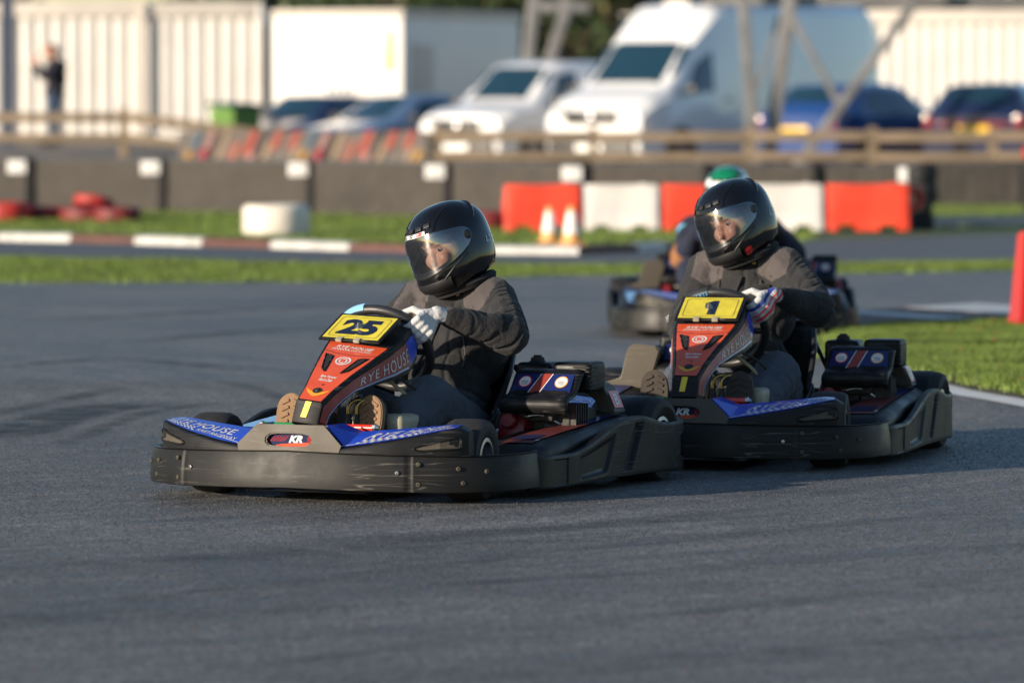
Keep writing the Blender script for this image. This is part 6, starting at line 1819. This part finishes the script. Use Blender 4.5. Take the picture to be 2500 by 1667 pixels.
vehicle("hatchback", "dark blue hatchback at the right edge with red tail band and yellow plate", "car", (gx_(2360, 89) + 1.3, 89 + 3.6, 0), R(180 - 18), HB, "paint_dark", (.75, 3.15), .30, WIN, (1.14, 1.83), (3.34, 3.76), (.64, .84),
        lambda T: (box("tail_band", (0, 3.945, .80), (1.10, .05, .07), "lamp_red", T, bev=.02)))
# wheelie bin
T = thing("wheelie_bin", "light green wheelie bin with dark green side by the low dark car", "bin", (gx_(575, 88), 88, ground_z(gx_(575, 88), 88)), R(38))
V = [(-.20, -.24, .08), (.20, -.24, .08), (.20, .24, .08), (-.20, .24, .08), (-.27, -.33, .98), (.27, -.33, .98), (.27, .33, .98), (-.27, .33, .98)]
b = obj("bin_body", V, [(0, 3, 2, 1), (0, 1, 5, 4), (1, 2, 6, 5), (2, 3, 7, 6), (3, 0, 4, 7), (4, 5, 6, 7)], ["bin_green", "bin_dark"], T, False, [0, 0, 1, 0, 0, 0]); fix_normals(b); bevel_obj(b, .015, 2)
box("lid", (0, .0, 1.02), (.60, .72, .06), "bin_dark", T, (R(3), 0, 0), .02)
for s in (-1, 1): lathe("wheel", [(0, -.03), (.10, -.03), (.10, .03), (0, .03)], (s * .22, .24, .10), (1, 0, 0), "rubber", T, 16)

# ---- steel gantry ----------------------------------------------------------------------
def gantry():
    d = 87.5; T = thing("steel_gantry", "galvanised steel lattice gantry standing in front of the large white van", "gantry", (0, d, 0), 0)
    def L(x, y): p = pxd(x, y, d); return Vector((p.x, 0, p.z))
    def ext(a, b, z):
        return a + (b - a) * ((z - a.z) / (b.z - a.z))
    def member(nm, p, q, w, dy=0.):
        p = p + Vector((0, dy, 0)); q = q + Vector((0, dy, 0)); c = (p + q) / 2; v = q - p
        bm = bmesh.new(); e = v.to_track_quat('Z', 'Y').to_euler(); bx(bm, c, (w, w, v.length), e, w * .12); return bobj(nm, bm, "galvanised", T, True)
    zt = 2.70
    a, b = L(1812, 0), L(1838, 320); member("leg", ext(a, b, 0), ext(a, b, zt + 1.2), .17)
    a, b = L(1930, 0), L(1888, 315); member("leg", ext(a, b, 0), ext(a, b, zt + 1.2), .22, .25)
    a, b = L(1932, 40), L(2046, 250); member("brace", a, ext(a, b, .9), .10, .1)
    a, b = L(2236, 0), L(2008, 318); member("brace", ext(a, b, 0), ext(a, b, zt + .2), .15, -.05)
    a, b = L(1905, 40), L(1850, 220); member("brace", a, b, .07, .5)
    member("top_beam", L(1720, 3), L(2800, 3), .16, .45)
    member("top_beam", L(1720, -110), L(2800, -110), .14, .45)
    for k in range(8): member("web", L(1720 + 130 * k, 3), L(1785 + 130 * k, -110), .06, .45)
    return T
gantry()
def tower():
    d = 104.; T = thing("steel_mast", "weathered steel mast with slanted brace behind the small white van", "mast", (gx_(1300, d), d, 0), 0)
    def L(x, y): p = pxd(x, y, d); return Vector((p.x - gx_(1300, d), 0, p.z))
    def member(nm, p, q, w):
        c = (p + q) / 2; v = q - p; bm = bmesh.new(); bx(bm, c, (w, w, v.length), v.to_track_quat('Z', 'Y').to_euler(), w * .1); bobj(nm, bm, "galvanised", T, True)
    member("leg", L(1262, 400), L(1325, -200), .22); member("brace", L(1340, 150), L(1392, 0), .20); member("cross_beam", L(1290, 18), L(1440, 20), .18)
    member("leg", L(1325, 400), L(1400, -200), .12)
tower()

# ---- trees behind --------------------------------------------------------------------------
def tree(label, loc, h, rad, m, seed, n=2600):
    rng = random.Random(seed); T = thing("tree", label, "tree", loc, 0, "trees behind the yard")
    P = [tube_geo(crom([(0, 0, 0), (.1, 0, h * .2), (-.05, .1, h * .45), (.05, 0, h * .75)], 4), [.22 - .012 * i for i in range(13)], 8)]
    for k in range(7):
        a = rng.uniform(0, 6.28); z = h * rng.uniform(.15, .6); P.append(tube_geo(crom([(0, 0, z), (math.cos(a) * rad * .4, math.sin(a) * rad * .4, z + h * .14), (math.cos(a) * rad * .75, math.sin(a) * rad * .75, z + h * .24)], 3), [.09, .08, .07, .06, .05, .04, .03], 6))
    V, F = merge(P); obj("trunk", V, F, "bark", T, True)
    cl = []
    for k in range(34):
        a = rng.uniform(0, 6.28); r = rad * math.sqrt(rng.random()) * .85; z = h * rng.uniform(.12, .98); sc = (1 - abs(z / h - .5) * .9); cl.append((Vector((math.cos(a) * r * sc, math.sin(a) * r * sc, z)), rad * rng.uniform(.22, .42)))
    V = []; F = []
    for i in range(n):
        c, r = rng.choice(cl); d = Vector((rng.gauss(0, 1), rng.gauss(0, 1), rng.gauss(0, 1))).normalized(); p = c + d * r * rng.uniform(.55, 1.05)
        if p.z < .15: continue
        u = Vector((rng.gauss(0, 1), rng.gauss(0, 1), rng.gauss(0, .6))).normalized(); w = u.cross(d).normalized(); s = rng.uniform(.10, .20); k = len(V)
        V += [p - u * s, p + w * s * .45, p + u * s, p - w * s * .45]; F.append((k, k + 1, k + 2, k + 3))
    obj("crown", V, F, m, T)
TR = [(gx_(900, 118), 119, 6.5, 2.6, "foliage", "dark green tree above the cabin roof"), (gx_(1130, 120), 122, 7.2, 2.8, "foliage", "dark green tree behind the shaded cabin wall"), (gx_(1300, 118), 120, 6.4, 2.5, "foliage", "dark tree behind the slanted mast"),
      (gx_(1440, 124), 126, 7.0, 2.6, "foliage_olive", "olive tree between the mast and the large van"), (gx_(1640, 128), 128, 7.5, 3.0, "foliage", "dark green tree over the large van's cab"), (gx_(1010, 130), 130, 8.0, 3.2, "foliage", "tall dark tree farthest back behind the cabin"),
      (gx_(1540, 134), 134, 8.0, 3.0, "foliage_olive", "tall olive tree farthest back behind the van"), (gx_(2050, 130), 131, 7.0, 3.0, "foliage", "dark tree behind the gantry beam"), (gx_(2420, 128), 130, 7.0, 3.0, "foliage", "dark tree at the far right behind the cream container")]
for i, (x, y, h, r, m_, lb) in enumerate(TR): tree(lb, (x, y, 0), h, r, m_, 40 + i)
# a hedge bank closes the view behind the trees
T = obj("hedge", [], [], "foliage"); bpy.data.objects.remove(T)
rng = random.Random(77); V = []; F = []
for i in range(9000):
    x = rng.uniform(-26, 26); y = 138 + rng.uniform(-.8, .8) + 1.2 * noise.noise((x * .3, 0, 0)); z = rng.uniform(0, 1) ** .8 * (3.6 + 1.2 * noise.noise((x * .25, 3, 0))); u = Vector((rng.gauss(0, 1), rng.gauss(0, .5), rng.gauss(0, 1))).normalized(); w = u.cross(Vector((rng.gauss(0, .4), -1, rng.gauss(0, .4)))).normalized(); s = rng.uniform(.16, .34); p = Vector((x, y, z)); k = len(V)
    V += [p - u * s, p + w * s * .5, p + u * s, p - w * s * .5]; F.append((k, k + 1, k + 2, k + 3))
o = obj("hedge", V, F, "foliage"); tag(o, "dense dark hedge closing the view behind the trees", "hedge")
